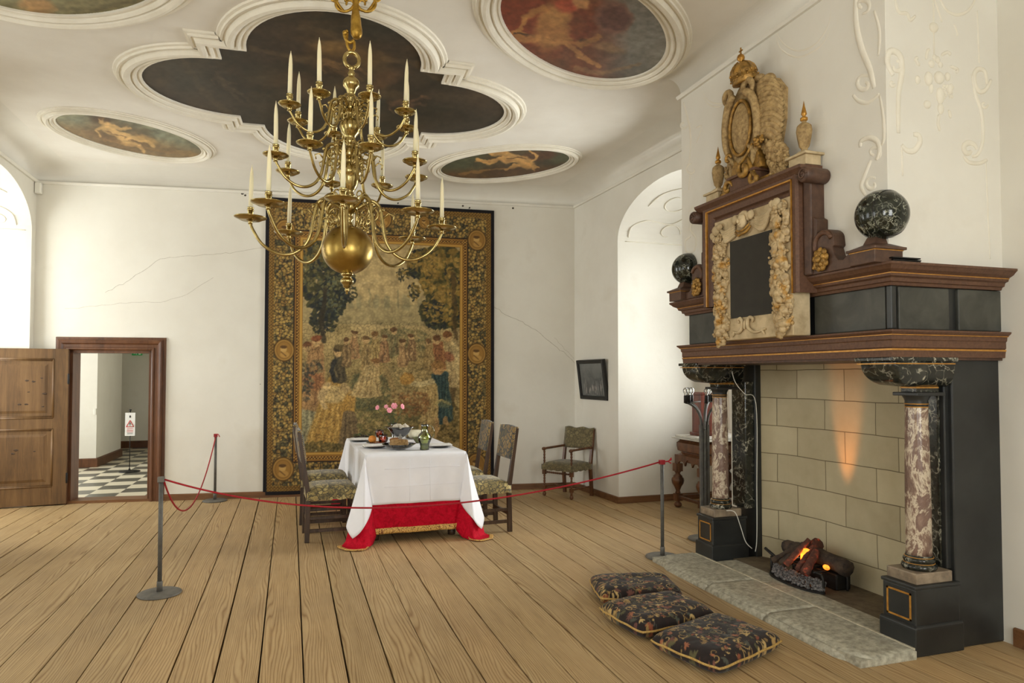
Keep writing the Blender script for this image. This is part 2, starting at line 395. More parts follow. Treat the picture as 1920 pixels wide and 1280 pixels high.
m_cushfab=vc_mat('embroidered_velvet',.9,.1,200)

# ------------------------------------------------------------------ painting on points
class Paint:
    def __init__(s, X, Y, base):
        s.X=X.astype(np.float64); s.Y=Y.astype(np.float64); s.C=np.tile(np.array(base,float),(len(X),1))
        s.rs=np.random.RandomState(5)
    def vn(s, sx, sy, seed=0, octaves=4, ox=0.0):
        out=np.zeros(len(s.X)); amp=1.0; tot=0
        for o in range(octaves):
            rs=np.random.RandomState(seed*31+o*7+1); g=rs.rand(64,64)
            x=(s.X+ox)/sx*2**o; y=s.Y/sy*2**o
            xi=np.floor(x).astype(int); yi=np.floor(y).astype(int); fx=x-xi; fy=y-yi
            fx=fx*fx*(3-2*fx); fy=fy*fy*(3-2*fy)
            a=g[yi%64,xi%64]; b=g[yi%64,(xi+1)%64]; c=g[(yi+1)%64,xi%64]; d=g[(yi+1)%64,(xi+1)%64]
            out+=amp*((a*(1-fx)+b*fx)*(1-fy)+(c*(1-fx)+d*fx)*fy); tot+=amp; amp*=.55
        return out/tot
    def put(s, a, col):
        a=np.clip(a,0,1)[:,None]; s.C=s.C*(1-a)+np.array(col,float)*a
    def mul(s, k): s.C*=k[:,None]
    def ell(s, cx, cy, rx, ry, col, rot=0.0, soft=.12, al=1.0):
        m=(abs(s.X-cx)<max(rx,ry)*1.3)&(abs(s.Y-cy)<max(rx,ry)*1.3)
        if not m.any(): return
        dx=s.X[m]-cx; dy=s.Y[m]-cy; c,n=cos(rot),sin(rot)
        u=(dx*c+dy*n)/rx; v=(-dx*n+dy*c)/ry; d=np.sqrt(u*u+v*v)
        a=np.clip((1-d)/soft+.5,0,1)*al; s.C[m]=s.C[m]*(1-a[:,None])+np.array(col,float)*a[:,None]
    def line(s, pts, w, col, al=1.0, w1=None):
        n=len(pts)-1
        for i in range(n):
            x0,y0=pts[i]; x1,y1=pts[i+1]; ww=w if w1 is None else w+(w1-w)*(i+.5)/n
            m=(s.X>min(x0,x1)-ww*1.5)&(s.X<max(x0,x1)+ww*1.5)&(s.Y>min(y0,y1)-ww*1.5)&(s.Y<max(y0,y1)+ww*1.5)
            if not m.any(): continue
            dx,dy=x1-x0,y1-y0; L=dx*dx+dy*dy+1e-9
            t=np.clip(((s.X[m]-x0)*dx+(s.Y[m]-y0)*dy)/L,0,1)
            d=np.hypot(s.X[m]-x0-t*dx,s.Y[m]-y0-t*dy)
            a=np.clip((ww-d)/(ww*.5)+.2,0,1)*al; s.C[m]=s.C[m]*(1-a[:,None])+np.array(col,float)*a[:,None]
    def leaves(s, cx, cy, rx, ry, n, r, cols, al=.85, seed=1):
        q=random.Random(seed)
        for _ in range(n):
            a=q.uniform(0,2*pi); k=math.sqrt(q.random()); x=cx+rx*k*cos(a); y=cy+ry*k*sin(a)
            s.ell(x,y,r*q.uniform(.6,1.4),r*q.uniform(.35,.8),q.choice(cols),q.uniform(0,pi),.3,al)
    def worley(s, sc, seed=3):
        x=s.X/sc; y=s.Y/sc; xi=np.floor(x).astype(int); yi=np.floor(y).astype(int)
        rs=np.random.RandomState(seed); jx=rs.rand(97,97); jy=rs.rand(97,97); cid=rs.rand(97,97)
        f1=np.full(len(x),9.); f2=np.full(len(x),9.); c1=np.zeros(len(x))
        for i in (-1,0,1):
            for j in (-1,0,1):
                cx=(xi+i)%97; cy=(yi+j)%97
                d=np.hypot(xi+i+jx[cy,cx]-x, yi+j+jy[cy,cx]-y)
                n=d<f1; f2=np.where(n,f1,np.minimum(f2,d)); c1=np.where(n,cid[cy,cx],c1); f1=np.where(n,d,f1)
        return f1,f2,c1
def srgb2lin(c):
    c=np.clip(c/255.0,0,1); return np.where(c<=.04045,c/12.92,((c+.055)/1.055)**2.4)
def vc_mesh(name, V, F, colors, mat, parent=None, smooth=True):
    me=bpy.data.meshes.new(name)
    nv=len(V); nf=len(F)
    me.vertices.add(nv); me.vertices.foreach_set('co',np.asarray(V,np.float32).ravel())
    me.loops.add(nf*4); me.loops.foreach_set('vertex_index',np.asarray(F,np.int32).ravel())
    me.polygons.add(nf); me.polygons.foreach_set('loop_start',np.arange(0,nf*4,4,dtype=np.int32)); 
    me.update(calc_edges=True); me.validate()
    me.polygons.foreach_set('use_smooth',[smooth]*len(me.polygons))
    ca=me.color_attributes.new('Col','FLOAT_COLOR','POINT')
    rgba=np.ones((nv,4),np.float32); rgba[:,:3]=srgb2lin(colors); ca.data.foreach_set('color',rgba.ravel())
    me.materials.append(mat); o=bpy.data.objects.new(name,me); COL.objects.link(o)
    if parent: o.parent=parent
    return o
def grid_faces(nx, ny, mask=None):
    i=np.arange(nx-1); j=np.arange(ny-1); I,J=np.meshgrid(i,j); a=(J*nx+I).ravel()
    F=np.stack([a,a+1,a+nx+1,a+nx],1)
    if mask is not None: F=F[mask[F].all(1)]
    return F
def project_np(P):
    v=P-np.array(CAM); z=v@np.array(_F); return CX+FPX*(v@np.array(_R))/z, CY-FPX*(v@np.array(_U))/z
# ================================================================== ROOM SHELL
XL=-2.87; CZ=3.79; CEIL=3.97; KC=(3.97-1.5)/(4.08-1.5); YR=-2.4
CHX,CHN,CHF=3.03,2.87,4.90            # chimney breast: face x, near y, far y
def st(o): return tag(o, kind='structure')

# floor: individual pine boards running into the depth
fl=MB(); bw=.2125
x=-2.9-bw*6; 
while x<5.2:
    g_=R.uniform(.0028,.0055); x0,x1=x+g_,x+bw-g_
    y0=YR-.1; ye=back_y(x)+.02
    cut=[y0, ye] if R.random()<.6 else [y0, R.uniform(-1,2.2), ye]
    for a,b in zip(cut[:-1],cut[1:]):
        jl,jr=R.uniform(-.0015,.0015),R.uniform(-.0015,.0015)
        zt=R.uniform(-.0015,0)
        v=[(x0+jl,a+.002,-.03),(x1+jl,a+.002,-.03),(x1+jr,b-.002,-.03),(x0+jr,b-.002,-.03)]
        fl.add(v+[(p[0],p[1],zt) for p in v],[(0,3,2,1),(4,5,6,7),(0,1,5,4),(1,2,6,5),(2,3,7,6),(3,0,4,7)])
    x+=bw
floor=st(fl.build('floor',m_floor))
st(MB().box(-4.6,5.3,YR-.2,9.9,-.06,-.03).build('floor_1',m_gap))

# walls --------------------------------------------------------------
def wall_arch(name, xf, ya, yb, niches, sgn, extra=None):
    """side wall along y with arched window niches. niches: (yc, half, spring, rise, depth)"""
    w=MB(); zt=4.15
    edges=[ya]; 
    for n in sorted(niches): edges+= [n[0]-n[1], n[0]+n[1]]
    edges.append(yb)
    for i in range(0,len(edges),2):
        a,b=edges[i],edges[i+1]
        if b-a>.001: w.quad((xf(a),a,0),(xf(b),b,0),(xf(b),b,zt),(xf(a),a,zt))
    for (yc,hw,sp,ri,dp) in niches:
        N=28; arc=[(yc-hw*cos(pi*k/N), sp+ri*sin(pi*k/N)) for k in range(N+1)]
        for (a,b) in zip(arc[:-1],arc[1:]):
            w.quad((xf(a[0]),a[0],a[1]),(xf(b[0]),b[0],b[1]),(xf(b[0]),b[0],zt),(xf(a[0]),a[0],zt))
        xe=xf(yc)+sgn*dp
        out=[(yc-hw,0)]+arc+[(yc+hw,0)]
        for (a,b) in zip(out[:-1],out[1:]):
            w.add([(xf(a[0]),a[0],a[1]),(xe,a[0],a[1]),(xe,b[0],b[1]),(xf(b[0]),b[0],b[1])],[(0,1,2,3)],False)
        # outer end wall with rectangular window opening
        wy0,wy1,wz0,wz1=yc-hw*.80,yc+hw*.80,.85,sp+.12
        az=lambda y: sp+ri*math.sqrt(max(0,1-((y-yc)/hw)**2))
        ys=sorted([p_[0] for p_ in arc]+[wy0,wy1])
        for (a,b) in zip(ys[:-1],ys[1:]):
            if b-a<1e-6: continue
            if a>=wy0-1e-6 and b<=wy1+1e-6:
                w.quad((xe,a,0),(xe,b,0),(xe,b,wz0),(xe,a,wz0)); w.quad((xe,a,wz1),(xe,b,wz1),(xe,b,az(b)),(xe,a,az(a)))
            else: w.quad((xe,a,0),(xe,b,0),(xe,b,az(b)),(xe,a,az(a)))
        # outer thickness reveal
        xo=xe+sgn*.25
        w.quad((xe,wy0,wz0),(xo,wy0,wz0),(xo,wy0,wz1),(xe,wy0,wz1)); w.quad((xe,wy1,wz0),(xo,wy1,wz0),(xo,wy1,wz1),(xe,wy1,wz1))
        w.quad((xe,wy0,wz0),(xo,wy0,wz0),(xo,wy1,wz0),(xe,wy1,wz0)); w.quad((xe,wy0,wz1),(xo,wy0,wz1),(xo,wy1,wz1),(xe,wy1,wz1))
    o=w.build(name,m_plaster,normals=False)
    return st(o)
NR=[(6.34,1.04,3.10,.50,1.25),(.55,.95,3.10,.50,1.1)]
NL=[(8.28,.985,3.18,.50,1.25),(4.9,1.0,3.18,.50,1.25),(1.4,1.0,3.18,.50,1.25)]
wall_right=wall_arch('wall_right',right_x,YR,8.587,NR,1)
wall_left=wall_arch('wall_left',lambda y:XL,YR,9.40,NL,-1)

DX0,DX1,DZ=-2.475,-1.59,1.80            # door opening in the back wall
wb=MB()
def bq(x0,x1,z0,z1): wb.quad((x0,back_y(x0),z0),(x1,back_y(x1),z0),(x1,back_y(x1),z1),(x0,back_y(x0),z1))
bq(-4.2,DX0,0,4.15); bq(DX1,3.66,0,4.15); bq(DX0,DX1,DZ,4.15)
# reveal of the door opening
def bp(x,z,t): return (x+.1234*t,back_y(x)+.992*t,z)
for (a,b) in (((DX0,0),(DX0,DZ)),((DX0,DZ),(DX1,DZ)),((DX1,DZ),(DX1,0))):
    wb.quad(bp(a[0],a[1],0),bp(b[0],b[1],0),bp(b[0],b[1],.22),bp(a[0],a[1],.22))
wall_back=st(wb.build('wall_back',m_plaster))

# rear wall with two windows behind the camera
wr=MB(); RW=[(-1.55,-.25),(1.35,2.65)]; rz0,rz1=.9,3.3
xs=[-2.9]+[v for p in RW for v in p]+[4.1]
for i in range(0,len(xs),2): wr.quad((xs[i],YR,0),(xs[i+1],YR,0),(xs[i+1],YR,4.15),(xs[i],YR,4.15))
for a,b in RW:
    wr.quad((a,YR,0),(b,YR,0),(b,YR,rz0),(a,YR,rz0)); wr.quad((a,YR,rz1),(b,YR,rz1),(b,YR,4.15),(a,YR,4.15))
    for (p,q) in (((a,rz0),(a,rz1)),((a,rz1),(b,rz1)),((b,rz1),(b,rz0)),((b,rz0),(a,rz0))):
        wr.quad((p[0],YR,p[1]),(q[0],YR,q[1]),(q[0],YR-.35,q[1]),(p[0],YR-.35,p[1]))
st(wr.build('wall_rear',m_plaster))

# chimney breast
cb=MB(); cb.box(CHX,4.1,CHN,CHF,2.05,4.15)
wall_chimney=st(cb.build('wall_chimney',m_plaster))

# cove + ceiling
poly=[(XL,9.395),(3.644,8.585),(right_x(CHF),CHF),(CHX,CHF),(CHX,CHN),(right_x(CHN),CHN),(4.05,YR),(XL,YR)]
ins=[.30,.34,.13,.12,.13,.36,.36,.36]
prof=[(0,CZ-.03),(.022,CZ-.03),(.03,CZ-.012),(.03,CZ),(.012,CZ+.004)]
cov=MB(); cov.sweep(poly,[(o,z) for o,z in prof],closed=True)
cov.sweep(poly,[(.02+.98*(1-cos(pi/2*k/10)),CZ+.003+(CEIL-CZ-.003)*sin(pi/2*k/10)) for k in range(11)],closed=True,insets=ins,smooth=True)
st(cov.build('trim_1',m_plaster))
def inset_poly(k):
    q=MB(); q.sweep(poly,[(k,CEIL),(k,CEIL+.1)],closed=True,insets=ins); return [q.v[i*2][:2] for i in range(len(poly))]
ip=inset_poly(.97)
c=MB(); c.add([(a,b,CEIL) for a,b in ip],[tuple(range(len(ip)))])
c.box(-3,4.2,YR-.1,9.6,CEIL+.12,CEIL+.16)
ceiling=st(c.build('ceiling',m_ceil))

# baseboards
def baseboard(name, path, h=.075):
    b=MB(); b.sweep(path,[(0,0),(.02,0),(.02,h-.008),(.012,h),(0,h)]); return st(b.build(name,m_base))
baseboard('baseboard_back',[(DX1+.155,back_y(DX1+.155)),(3.644,8.586),(right_x(7.38),7.38),(right_x(6.34)+1.24,7.38)])
baseboard('baseboard_right',[(right_x(2.87)+.001,2.84),(right_x(1.5),1.5)],.10)

# mouldings around the ceiling paintings -----------------------------
def mould(out, w, h):  # profile outwards from painting edge (right-hand normal of clockwise path) -> (o, drop)
    return None
MP=[(-.004,.0),(-.004,.022),(.012,.026),(.022,.018),(.034,.020),(.036,.034),(.052,.048),(.062,.046),(.066,.030),(.074,.030),
    (.082,.052),(.105,.066),(.128,.062),(.140,.040),(.142,.026),(.156,.024),(.160,.034),(.176,.034),(.180,.018),(.200,.014),(.204,0)]
def moulding(name, path, k=1.0, parent=None):
    b=MB(); b.sweep(path,[(o*k,CEIL-d*k) for o,d in MP],closed=True); 
    o=b.build(name,m_stucco); 
    return o
def oval_path(cx,cy,a,b,ang,n=72):
    return [(cx+a*cos(t)*cos(ang)-b*sin(t)*sin(ang), cy+a*cos(t)*sin(ang)+b*sin(t)*cos(ang)) for t in [2*pi*i/n for i in range(n)]]
QC=(.37*KC,6.57*KC); 
def quatre():
    pts=[]; r=[]
    # quarter: right-top (+x, -y is toward camera) ; build one quadrant then mirror
    q=[]
    for k in range(15): t=pi/2*k/14; q.append((.90+.72*cos(t), .65*sin(t)))
    q+= [(.90,.85)]
    q+= [(.69,.85)]
    for k in range(1,15): t=pi/2*k/14; q.append((.69*cos(t)+0, .85+.79*sin(t)))
    Q=q
    full=Q+[(-x,y) for x,y in Q[::-1][1:]]+[(-x,-y) for x,y in Q[1:]]+[(x,-y) for x,y in Q[::-1][1:-1]]
    a=-.045
    return [(QC[0]+(x*cos(a)-y*sin(a))*KC,QC[1]+(x*sin(a)+y*cos(a))*KC) for x,y in full]
def inside(P, poly):
    x,y=P[:,0],P[:,1]; r=np.zeros(len(P),bool); n=len(poly); j=n-1
    for i in range(n):
        xi,yi=poly[i]; xj,yj=poly[j]
        with np.errstate(divide='ignore',invalid='ignore'):
            c=((yi>y)!=(yj>y))&(x<(xj-xi)*(y-yi)/(yj-yi+1e-12)+xi)
        r^=c; j=i
    return r
def ceiling_painting(name, path, res, fn, label, k=1.0):
    P=np.array(path); x0,y0=P.min(0); x1,y1=P.max(0)
    nx=int((x1-x0)/res)+2; ny=int((y1-y0)/res)+2
    gx,gy=np.meshgrid(np.linspace(x0,x1,nx),np.linspace(y0,y1,ny)); V=np.stack([gx.ravel(),gy.ravel(),np.full(nx*ny,CEIL-.006)],1)
    c=P.mean(0); big=[((p[0]-c[0])*1.012+c[0],(p[1]-c[1])*1.012+c[1]) for p in P]
    mask=inside(V,big)
    px,py=project_np(V); pt=Paint(px,py,(60,50,40))
    w1=pt.vn(13,9,41,3)-.5; w2=pt.vn(13,9,42,3)-.5; pt.X=px+w1*13; pt.Y=py+w2*8; fn(pt); pt.X=px; pt.Y=py
    pt.mul(.80+.40*pt.vn(9,5,43,4)); pt.mul(.9+.2*pt.vn(40,18,44,3))
    F=grid_faces(nx,ny,mask)
    t=empty(name,(0,0,0)); tag(t,label,'ceiling painting')
    used=np.unique(F); rm=np.full(nx*ny,-1); rm[used]=np.arange(len(used))
    vc_mesh('canvas',V[used],rm[F],pt.C[used],m_oil,t)
    cw=path if sum((b[0]-a[0])*(b[1]+a[1]) for a,b in zip(path,path[1:]+path[:1]))>0 else path[::-1]
    # choose travel so the right-hand side points outwards
    b=MB(); b.sweep(cw[::-1],[(o*k,CEIL-d*k) for o,d in MP],closed=True)
    m=b.build('stucco_frame',m_stucco,t)
    return t
def fig(p, cx, cy, L, ang, col, dk, seed=1, al=.9):
    """a reclining painted figure: torso, head, limbs"""
    c,s=cos(ang),sin(ang)
    def T(u,v): return (cx+(u*c-v*s)*L, cy+(u*s+v*c)*L)
    A=abs(L)
    hi=tuple(min(255,k*1.18) for k in col)
    p.ell(*T(-.05,.05),A*.75,A*.28,dk,ang,.6,.55)
    p.line([T(-.15,.02),T(.2,.08),T(.5,.02),T(.75,.12)],A*.085,col,al,A*.04)
    p.line([T(-.12,.08),T(.15,.2),T(.42,.2),T(.6,.3)],A*.08,col,al*.9,A*.04)
    p.ell(*T(-.28,-.03),A*.21,A*.125,col,ang+.3,.35,al)
    p.ell(*T(-.3,-.07),A*.12,A*.06,hi,ang+.3,.6,al*.7)
    p.line([T(-.4,-.02),T(-.55,.1),T(-.42,.2)],A*.045,col,al,A*.03)
    p.line([T(-.25,-.1),T(-.02,-.08),T(.15,-.14)],A*.04,col,al,A*.03)
    p.ell(*T(-.5,-.16),A*.075,A*.085,col,ang,.3,al); p.ell(*T(-.52,-.21),A*.08,A*.05,dk,ang,.4,al)
    p.line([T(-.3,.05),T(-.1,.1),T(.1,.08)],A*.012,dk,.6); p.line([T(.2,.12),T(.5,.1)],A*.012,dk,.6)
def paint_quatre(p):
    n=p.vn(170,45,2,5); n2=p.vn(60,22,5,4)
    p.put(np.clip((n-.3)*1.8,0,1),(44,42,34)); p.put(np.clip((n2-.5)*2.2,0,1)*.7,(80,62,42)); p.put(np.clip((p.vn(120,50,9,3)-.55)*3,0,1)*.6,(58,60,54))
    p.put(np.clip((p.vn(200,30,12,4)-.5)*3,0,1)*.45,(90,76,54))
    for pts in ([(470,90),(560,110),(640,125)],[(340,110),(380,170),(430,215)],[(560,50),(610,60),(660,78)],[(720,110),(780,120),(830,150)]): p.line(pts,4,(104,84,58),.35,9)
    p.ell(650,110,66,26,(120,90,50),.1,.8,.55); p.ell(620,85,40,10,(150,116,66),.05,.8,.4); p.ell(720,150,34,14,(128,88,58),-.5,.8,.35)
    p.ell(560,160,60,22,(94,70,50),.4,.9,.35); p.ell(870,190,60,22,(70,58,46),.2,.9,.4); p.ell(360,150,70,30,(66,62,54),.3,.9,.4)
    fig(p,640,125,70,.1,(126,96,62),(52,42,34),1,.4); fig(p,760,190,60,-.3,(116,84,60),(46,38,30),1,.35); fig(p,430,160,60,.5,(98,84,62),(46,40,34),1,.3)
def paint_nw(p):   # back left oval
    n=p.vn(60,18,3,5); p.C[:]=(120,124,104); p.put(np.clip((n-.35)*2,0,1),(150,144,112)); p.put(np.clip((p.Y-245-(p.X-240)*.2)/18,0,1)*.75,(128,100,66)); p.put(np.clip((p.vn(40,14,8,4)-.52)*3,0,1)*.5,(84,72,50))
    p.ell(190,222,22,10,(74,56,38),.1,.5,.9)
    fig(p,228,248,86,.26,(196,160,104),(98,72,46),2)
    p.line([(200,262),(260,276),(330,288)],3,(150,116,72),.5); p.ell(275,262,20,7,(186,150,94),.3,.6,.7); p.ell(350,286,24,5,(150,120,74),.2,.5,.5)
def paint_ne(p):
    n=p.vn(60,14,4,5); p.C[:]=(84,88,66); p.put(np.clip((n-.4)*2.4,0,1),(58,58,46)); p.put(np.clip((p.Y-308+(p.X-960)*.06)/12,0,1)*.8,(112,78,46))
    p.ell(1010,292,34,9,(96,58,40),-.1,.5,.8)
    fig(p,960,304,-88,-.06,(206,160,96),(84,58,38),2)
    p.line([(860,326),(920,318),(990,312)],3,(176,134,78),.55,1.5); p.line([(890,302),(930,304),(960,300)],2,(180,134,80),.6)
def paint_se(p):   # big oval near the chimney
    n=p.vn(90,50,6,5); p.C[:]=(118,66,44)
    p.put(np.clip((p.X-1110)/70,0,1)*.95,(124,124,118)); p.put(np.clip((n-.42)*2,0,1)*.75,(84,74,62)); p.put(np.clip((p.X-1180)/60,0,1)*np.clip((n-.3)*1.6,0,1)*.7,(156,156,148))
    p.put(np.clip((95-p.Y)/40,0,1)*np.clip((1080-p.X)/60,0,1)*.6,(132,60,38)); p.put(np.clip((p.Y-95)/40,0,1)*np.clip((1120-p.X)/90,0,1)*.7,(88,62,38))
    p.ell(1150,34,36,30,(120,84,72),.1,.25,.8); p.ell(1150,34,27,22,(98,66,60),.1,.3,.8)
    p.ell(1035,50,30,46,(166,122,74),.35,.5,.85); p.ell(1045,30,24,20,(186,140,86),.3,.7,.6); p.ell(1060,8,22,14,(170,80,56),.2,.5,.8); p.ell(1090,4,18,12,(196,150,100),.2,.4,.8)
    p.line([(1020,14),(985,32),(975,60)],8,(172,124,72),.85,4); p.ell(970,62,12,7,(180,128,72),.2,.4,.9)
    p.line([(965,62),(1040,74),(1110,78)],2,(70,48,34),.9); p.line([(968,74),(1010,72),(1060,80),(1090,104),(1122,124)],9,(176,128,78),.8,4)
    p.line([(1050,66),(1090,84),(1124,68)],8,(166,120,72),.75,4); p.ell(1140,90,30,8,(150,122,88),.3,.6,.6)
    p.line([(1080,128),(1130,138),(1200,120)],6,(150,120,84),.5,3); p.line([(1090,20),(1110,50),(1080,74)],6,(112,56,40),.6)
def paint_sw(p):
    n=p.vn(80,14,7,4); p.C[:]=(132,128,92); p.put(np.clip((n-.4)*2,0,1)*.8,(106,94,64)); p.ell(70,10,34,14,(184,140,88),.2,.5,.8); p.ell(75,25,30,6,(140,110,70),.1,.5,.7)
    p.line([(110,18),(180,16),(240,4)],4,(96,88,62),.5)
ceiling_painting('ceiling_painting',quatre(),.013,paint_quatre,'very dark quatrefoil oil painting in a stepped white stucco frame at mid ceiling',1.0)
def oval(cx,cy,a,b,ang,fn,label,k): ceiling_painting('ceiling_painting',oval_path(cx*KC,cy*KC,a*KC,b*KC,ang),.0105,fn,label,k)
oval(-1.643,8.284,.744,.515,math.radians(42),paint_nw,'oval ceiling painting of a reclining pale nude against grey-green sky, above the open door',.72)
oval(2.45,7.983,.848,.50,math.radians(-45),paint_ne,'oval ceiling painting of a reclining nude on dark green, nearest the right niche arch',.72)
oval(2.102,4.689,.889,.525,math.radians(39.5),paint_se,'large oval ceiling painting of a reddish warrior with a round shield, beside the chimney breast',.9)
oval(-1.45,4.95,.84,.52,math.radians(-40),paint_sw,'oval ceiling painting cut off by the top left edge of the photo',.9)

# stucco relief on chimney breast, niche vaults -----------------------
def relief(parent, name, loops, fn, rad=.012, flat=.5):
    b=MB(); up=(1,0,0) if fn is globals().get('fc') else ((0,1,0) if fn is globals().get('fs') else None)
    for pts in loops:
        r=rad
        if isinstance(pts,tuple): r,pts=pts
        p3=smooth_path([fn(*p) for p in pts],5)
        r*=.8; rr=[r*(.45+.55*sin(pi*min(1,max(0,(i+1)/(len(p3)+1))))**.5) for i in range(len(p3))]
        b.tube(p3,[k*1.25 for k in rr] if up else rr,8,flat=.62 if up else 1.0,up=up)
    return b.build(name,m_stucco,parent)
fc=lambda x,y: at_x(x,y,CHX+.0035)
def sp(cx,cy,r0,r1,a0,a1,n=12,sy=1.0):
    return [(cx+(r0+(r1-r0)*i/n)*cos(math.radians(a0+(a1-a0)*i/n)), cy+sy*(r0+(r1-r0)*i/n)*sin(math.radians(a0+(a1-a0)*i/n))) for i in range(n+1)]
relief(wall_chimney,'stucco_scroll',[(.016,sp(1622,158,18,4,-60,-420)),(.014,[(1600,178),(1612,190),(1630,192),(1650,176)]),(.012,[(1650,176),(1657,220),(1658,262),(1652,272)])],fc)
relief(wall_chimney,'stucco_scroll',[(.018,[(1614,276),(1616,264),(1632,258),(1646,266),(1650,284),(1644,300)]),(.012,sp(1640,286,14,4,60,-280)),(.016,[(1634,300),(1622,330),(1616,350),(1624,366)]),(.014,sp(1636,346,14,4,-60,-400))],fc)
relief(wall_chimney,'stucco_scroll',[(.022,[(1606,-20),(1606,40),(1616,90),(1632,130),(1640,165)]),(.012,[(1640,20),(1650,60),(1648,105)]),(.016,sp(1618,10,16,4,90,-260))],fc)
relief(wall_chimney,'stucco_garland',[(.008,[(1450,38),(1462,72),(1484,92),(1508,94),(1535,78),(1556,40),(1560,-10)]),(.008,[(1454,52),(1462,88),(1488,106),(1515,102),(1545,80),(1562,40)]),(.006,[(1495,124),(1504,136),(1512,128),(1514,142),(1524,136)]),(.006,[(1576,20),(1586,70),(1582,120),(1588,135)])],fc)
relief(wall_chimney,'stucco_garland',[(.008,[(1316,165),(1326,186),(1344,194),(1366,190),(1388,168),(1395,130)]),(.008,[(1318,180),(1330,196),(1350,200),(1374,188)]),(.007,[(1320,84),(1352,66),(1386,50)]),(.006,[(1330,208),(1338,218),(1344,208)])],fc)
relief(wall_chimney,'stucco_scroll',[(.013,[(1282,192),(1290,220),(1296,262),(1292,310)]),(.012,sp(1282,234,8,3,0,300)),(.010,[(1306,240),(1316,236),(1312,254),(1306,268)]),(.014,sp(1298,318,12,4,-90,-380)),(.012,[(1294,330),(1292,356)]),(.014,[(1292,398),(1300,388),(1302,404),(1296,430),(1306,448),(1302,470),(1288,472),(1286,452),(1296,444)])],fc)
fs=lambda x,y: at_y(x,y,CHN+.001)
relief(wall_chimney,'stucco_scroll',[(.020,[(1674,142),(1664,120),(1666,100),(1676,96),(1688,108),(1690,140),(1684,180),(1684,250)]),(.012,sp(1680,126,12,4,-90,200)),(.012,sp(1673,157,5,2,0,300)),(.018,[(1690,272),(1700,282),(1714,282),(1724,268),(1722,254),(1712,252)]),(.008,[(1690,272),(1692,330)])],fs)
relief(wall_chimney,'stucco_scroll',[(.016,[(1858,150),(1848,168),(1836,172),(1828,160),(1826,140),(1834,130),(1846,134),(1850,158)]),(.013,[(1822,140),(1828,176),(1840,214),(1842,262),(1834,288),(1822,294)]),(.018,sp(1816,280,15,5,0,-330)),(.013,[(1806,292),(1816,304),(1836,306),(1850,300)]),(.01,sp(1845,196,7,2,0,300)),(.006,[(1848,300),(1852,400),(1856,486)])],fs)
relief(wall_chimney,'stucco_scroll',[(.012,[(1678,0),(1684,22),(1700,26),(1706,38),(1716,30)]),(.010,[(1762,0),(1775,20),(1795,28),(1815,20),(1828,0)]),(.007,[(1752,0),(1762,30),(1766,42)]),(.007,[(1788,46),(1794,60),(1794,68)]),(.006,[(1832,20),(1834,80),(1836,118)])],fs)
b=MB(); b.tube([fs(1749,-30),fs(1751,105)],.005,6)
for (x,y,r,sx,sy) in [(1750,52,.032,1,.9),(1746,120,.022,1,1),(1757,112,.02,1,1),(1752,108,.018,1,1),(1763,122,.018,1,1),(1740,148,.036,.8,1.1),(1760,146,.036,1,1),(1776,144,.025,.8,1),(1780,168,.03,.6,1),(1745,166,.022,.7,1.3),(1762,180,.034,.8,1.4),(1738,196,.026,1,.9),(1763,204,.026,.9,1.2),(1720,150,.022,.8,1.1)]:
    b.sph(fs(x,y),r,(sx,.55,sy),14,9)
q=random.Random(4)
for i in range(38):
    b.sph(fs(1766+q.uniform(0,20),158+q.uniform(0,28)),.0085,(1,.9,1),7,5)
for pts in ([(1736,112),(1738,98),(1742,92)],[(1724,124),(1716,112),(1720,108)],[(1764,104),(1776,98),(1782,104)],[(1760,214),(1758,232),(1762,246)],[(1778,206),(1782,222)],[(1780,124),(1794,130),(1792,138)]):
    b.tube(smooth_path([fs(*p) for p in pts],4),[.003]+[.010]*(len(pts)*4-5)+[.003]*2 if len(pts)*4-5>0 else .008,6)
b.build('stucco_fruit_cluster',m_stucco,wall_chimney)
# vault of the right niche: relief drawn in (depth, angle)
def vault_fn(n, sgn, xf):
    yc,hw,sp_,ri,dp=n
    return lambda d,a: Vector((xf(yc)+sgn*d, yc+(hw-.003)*cos(a), sp_+(ri-.003)*sin(a)))
va=vault_fn(NR[0],1,right_x)
def vs(d,a,r,k): return [(d+r*(1-.7*i/14)*cos(k*4.8*i/14), a+1.4*r*(1-.7*i/14)*sin(k*4.8*i/14)) for i in range(15)]
relief(wall_right,'stucco_scroll',[(.008,[(.06,.0),(.6,.0),(1.15,.0)]),(.009,[(.1,.1),(.12,.35),(.3,.5),(.6,.45),(.75,.6)]),(.010,vs(.62,.25,.17,1)),(.009,vs(.5,.95,.2,-1)),(.008,[(.8,.7),(.95,.85),(1.1,.8)]),(.008,[(.2,.8),(.25,1.1),(.45,1.3),(.8,1.35)]),(.008,vs(.95,1.2,.15,1))],va)
vl=vault_fn(NL[0],-1,lambda y:XL)
relief(wall_left,'stucco_scroll',[(.008,[(.06,.0),(.6,.0),(1.1,.0)]),(.009,vs(.32,.2,.12,1)),(.009,[(.15,.1),(.2,.4),(.45,.6),(.7,.55)]),(.008,vs(.6,.75,.14,-1)),(.008,[(.15,.8),(.35,1.0),(.8,1.05)])],vl)
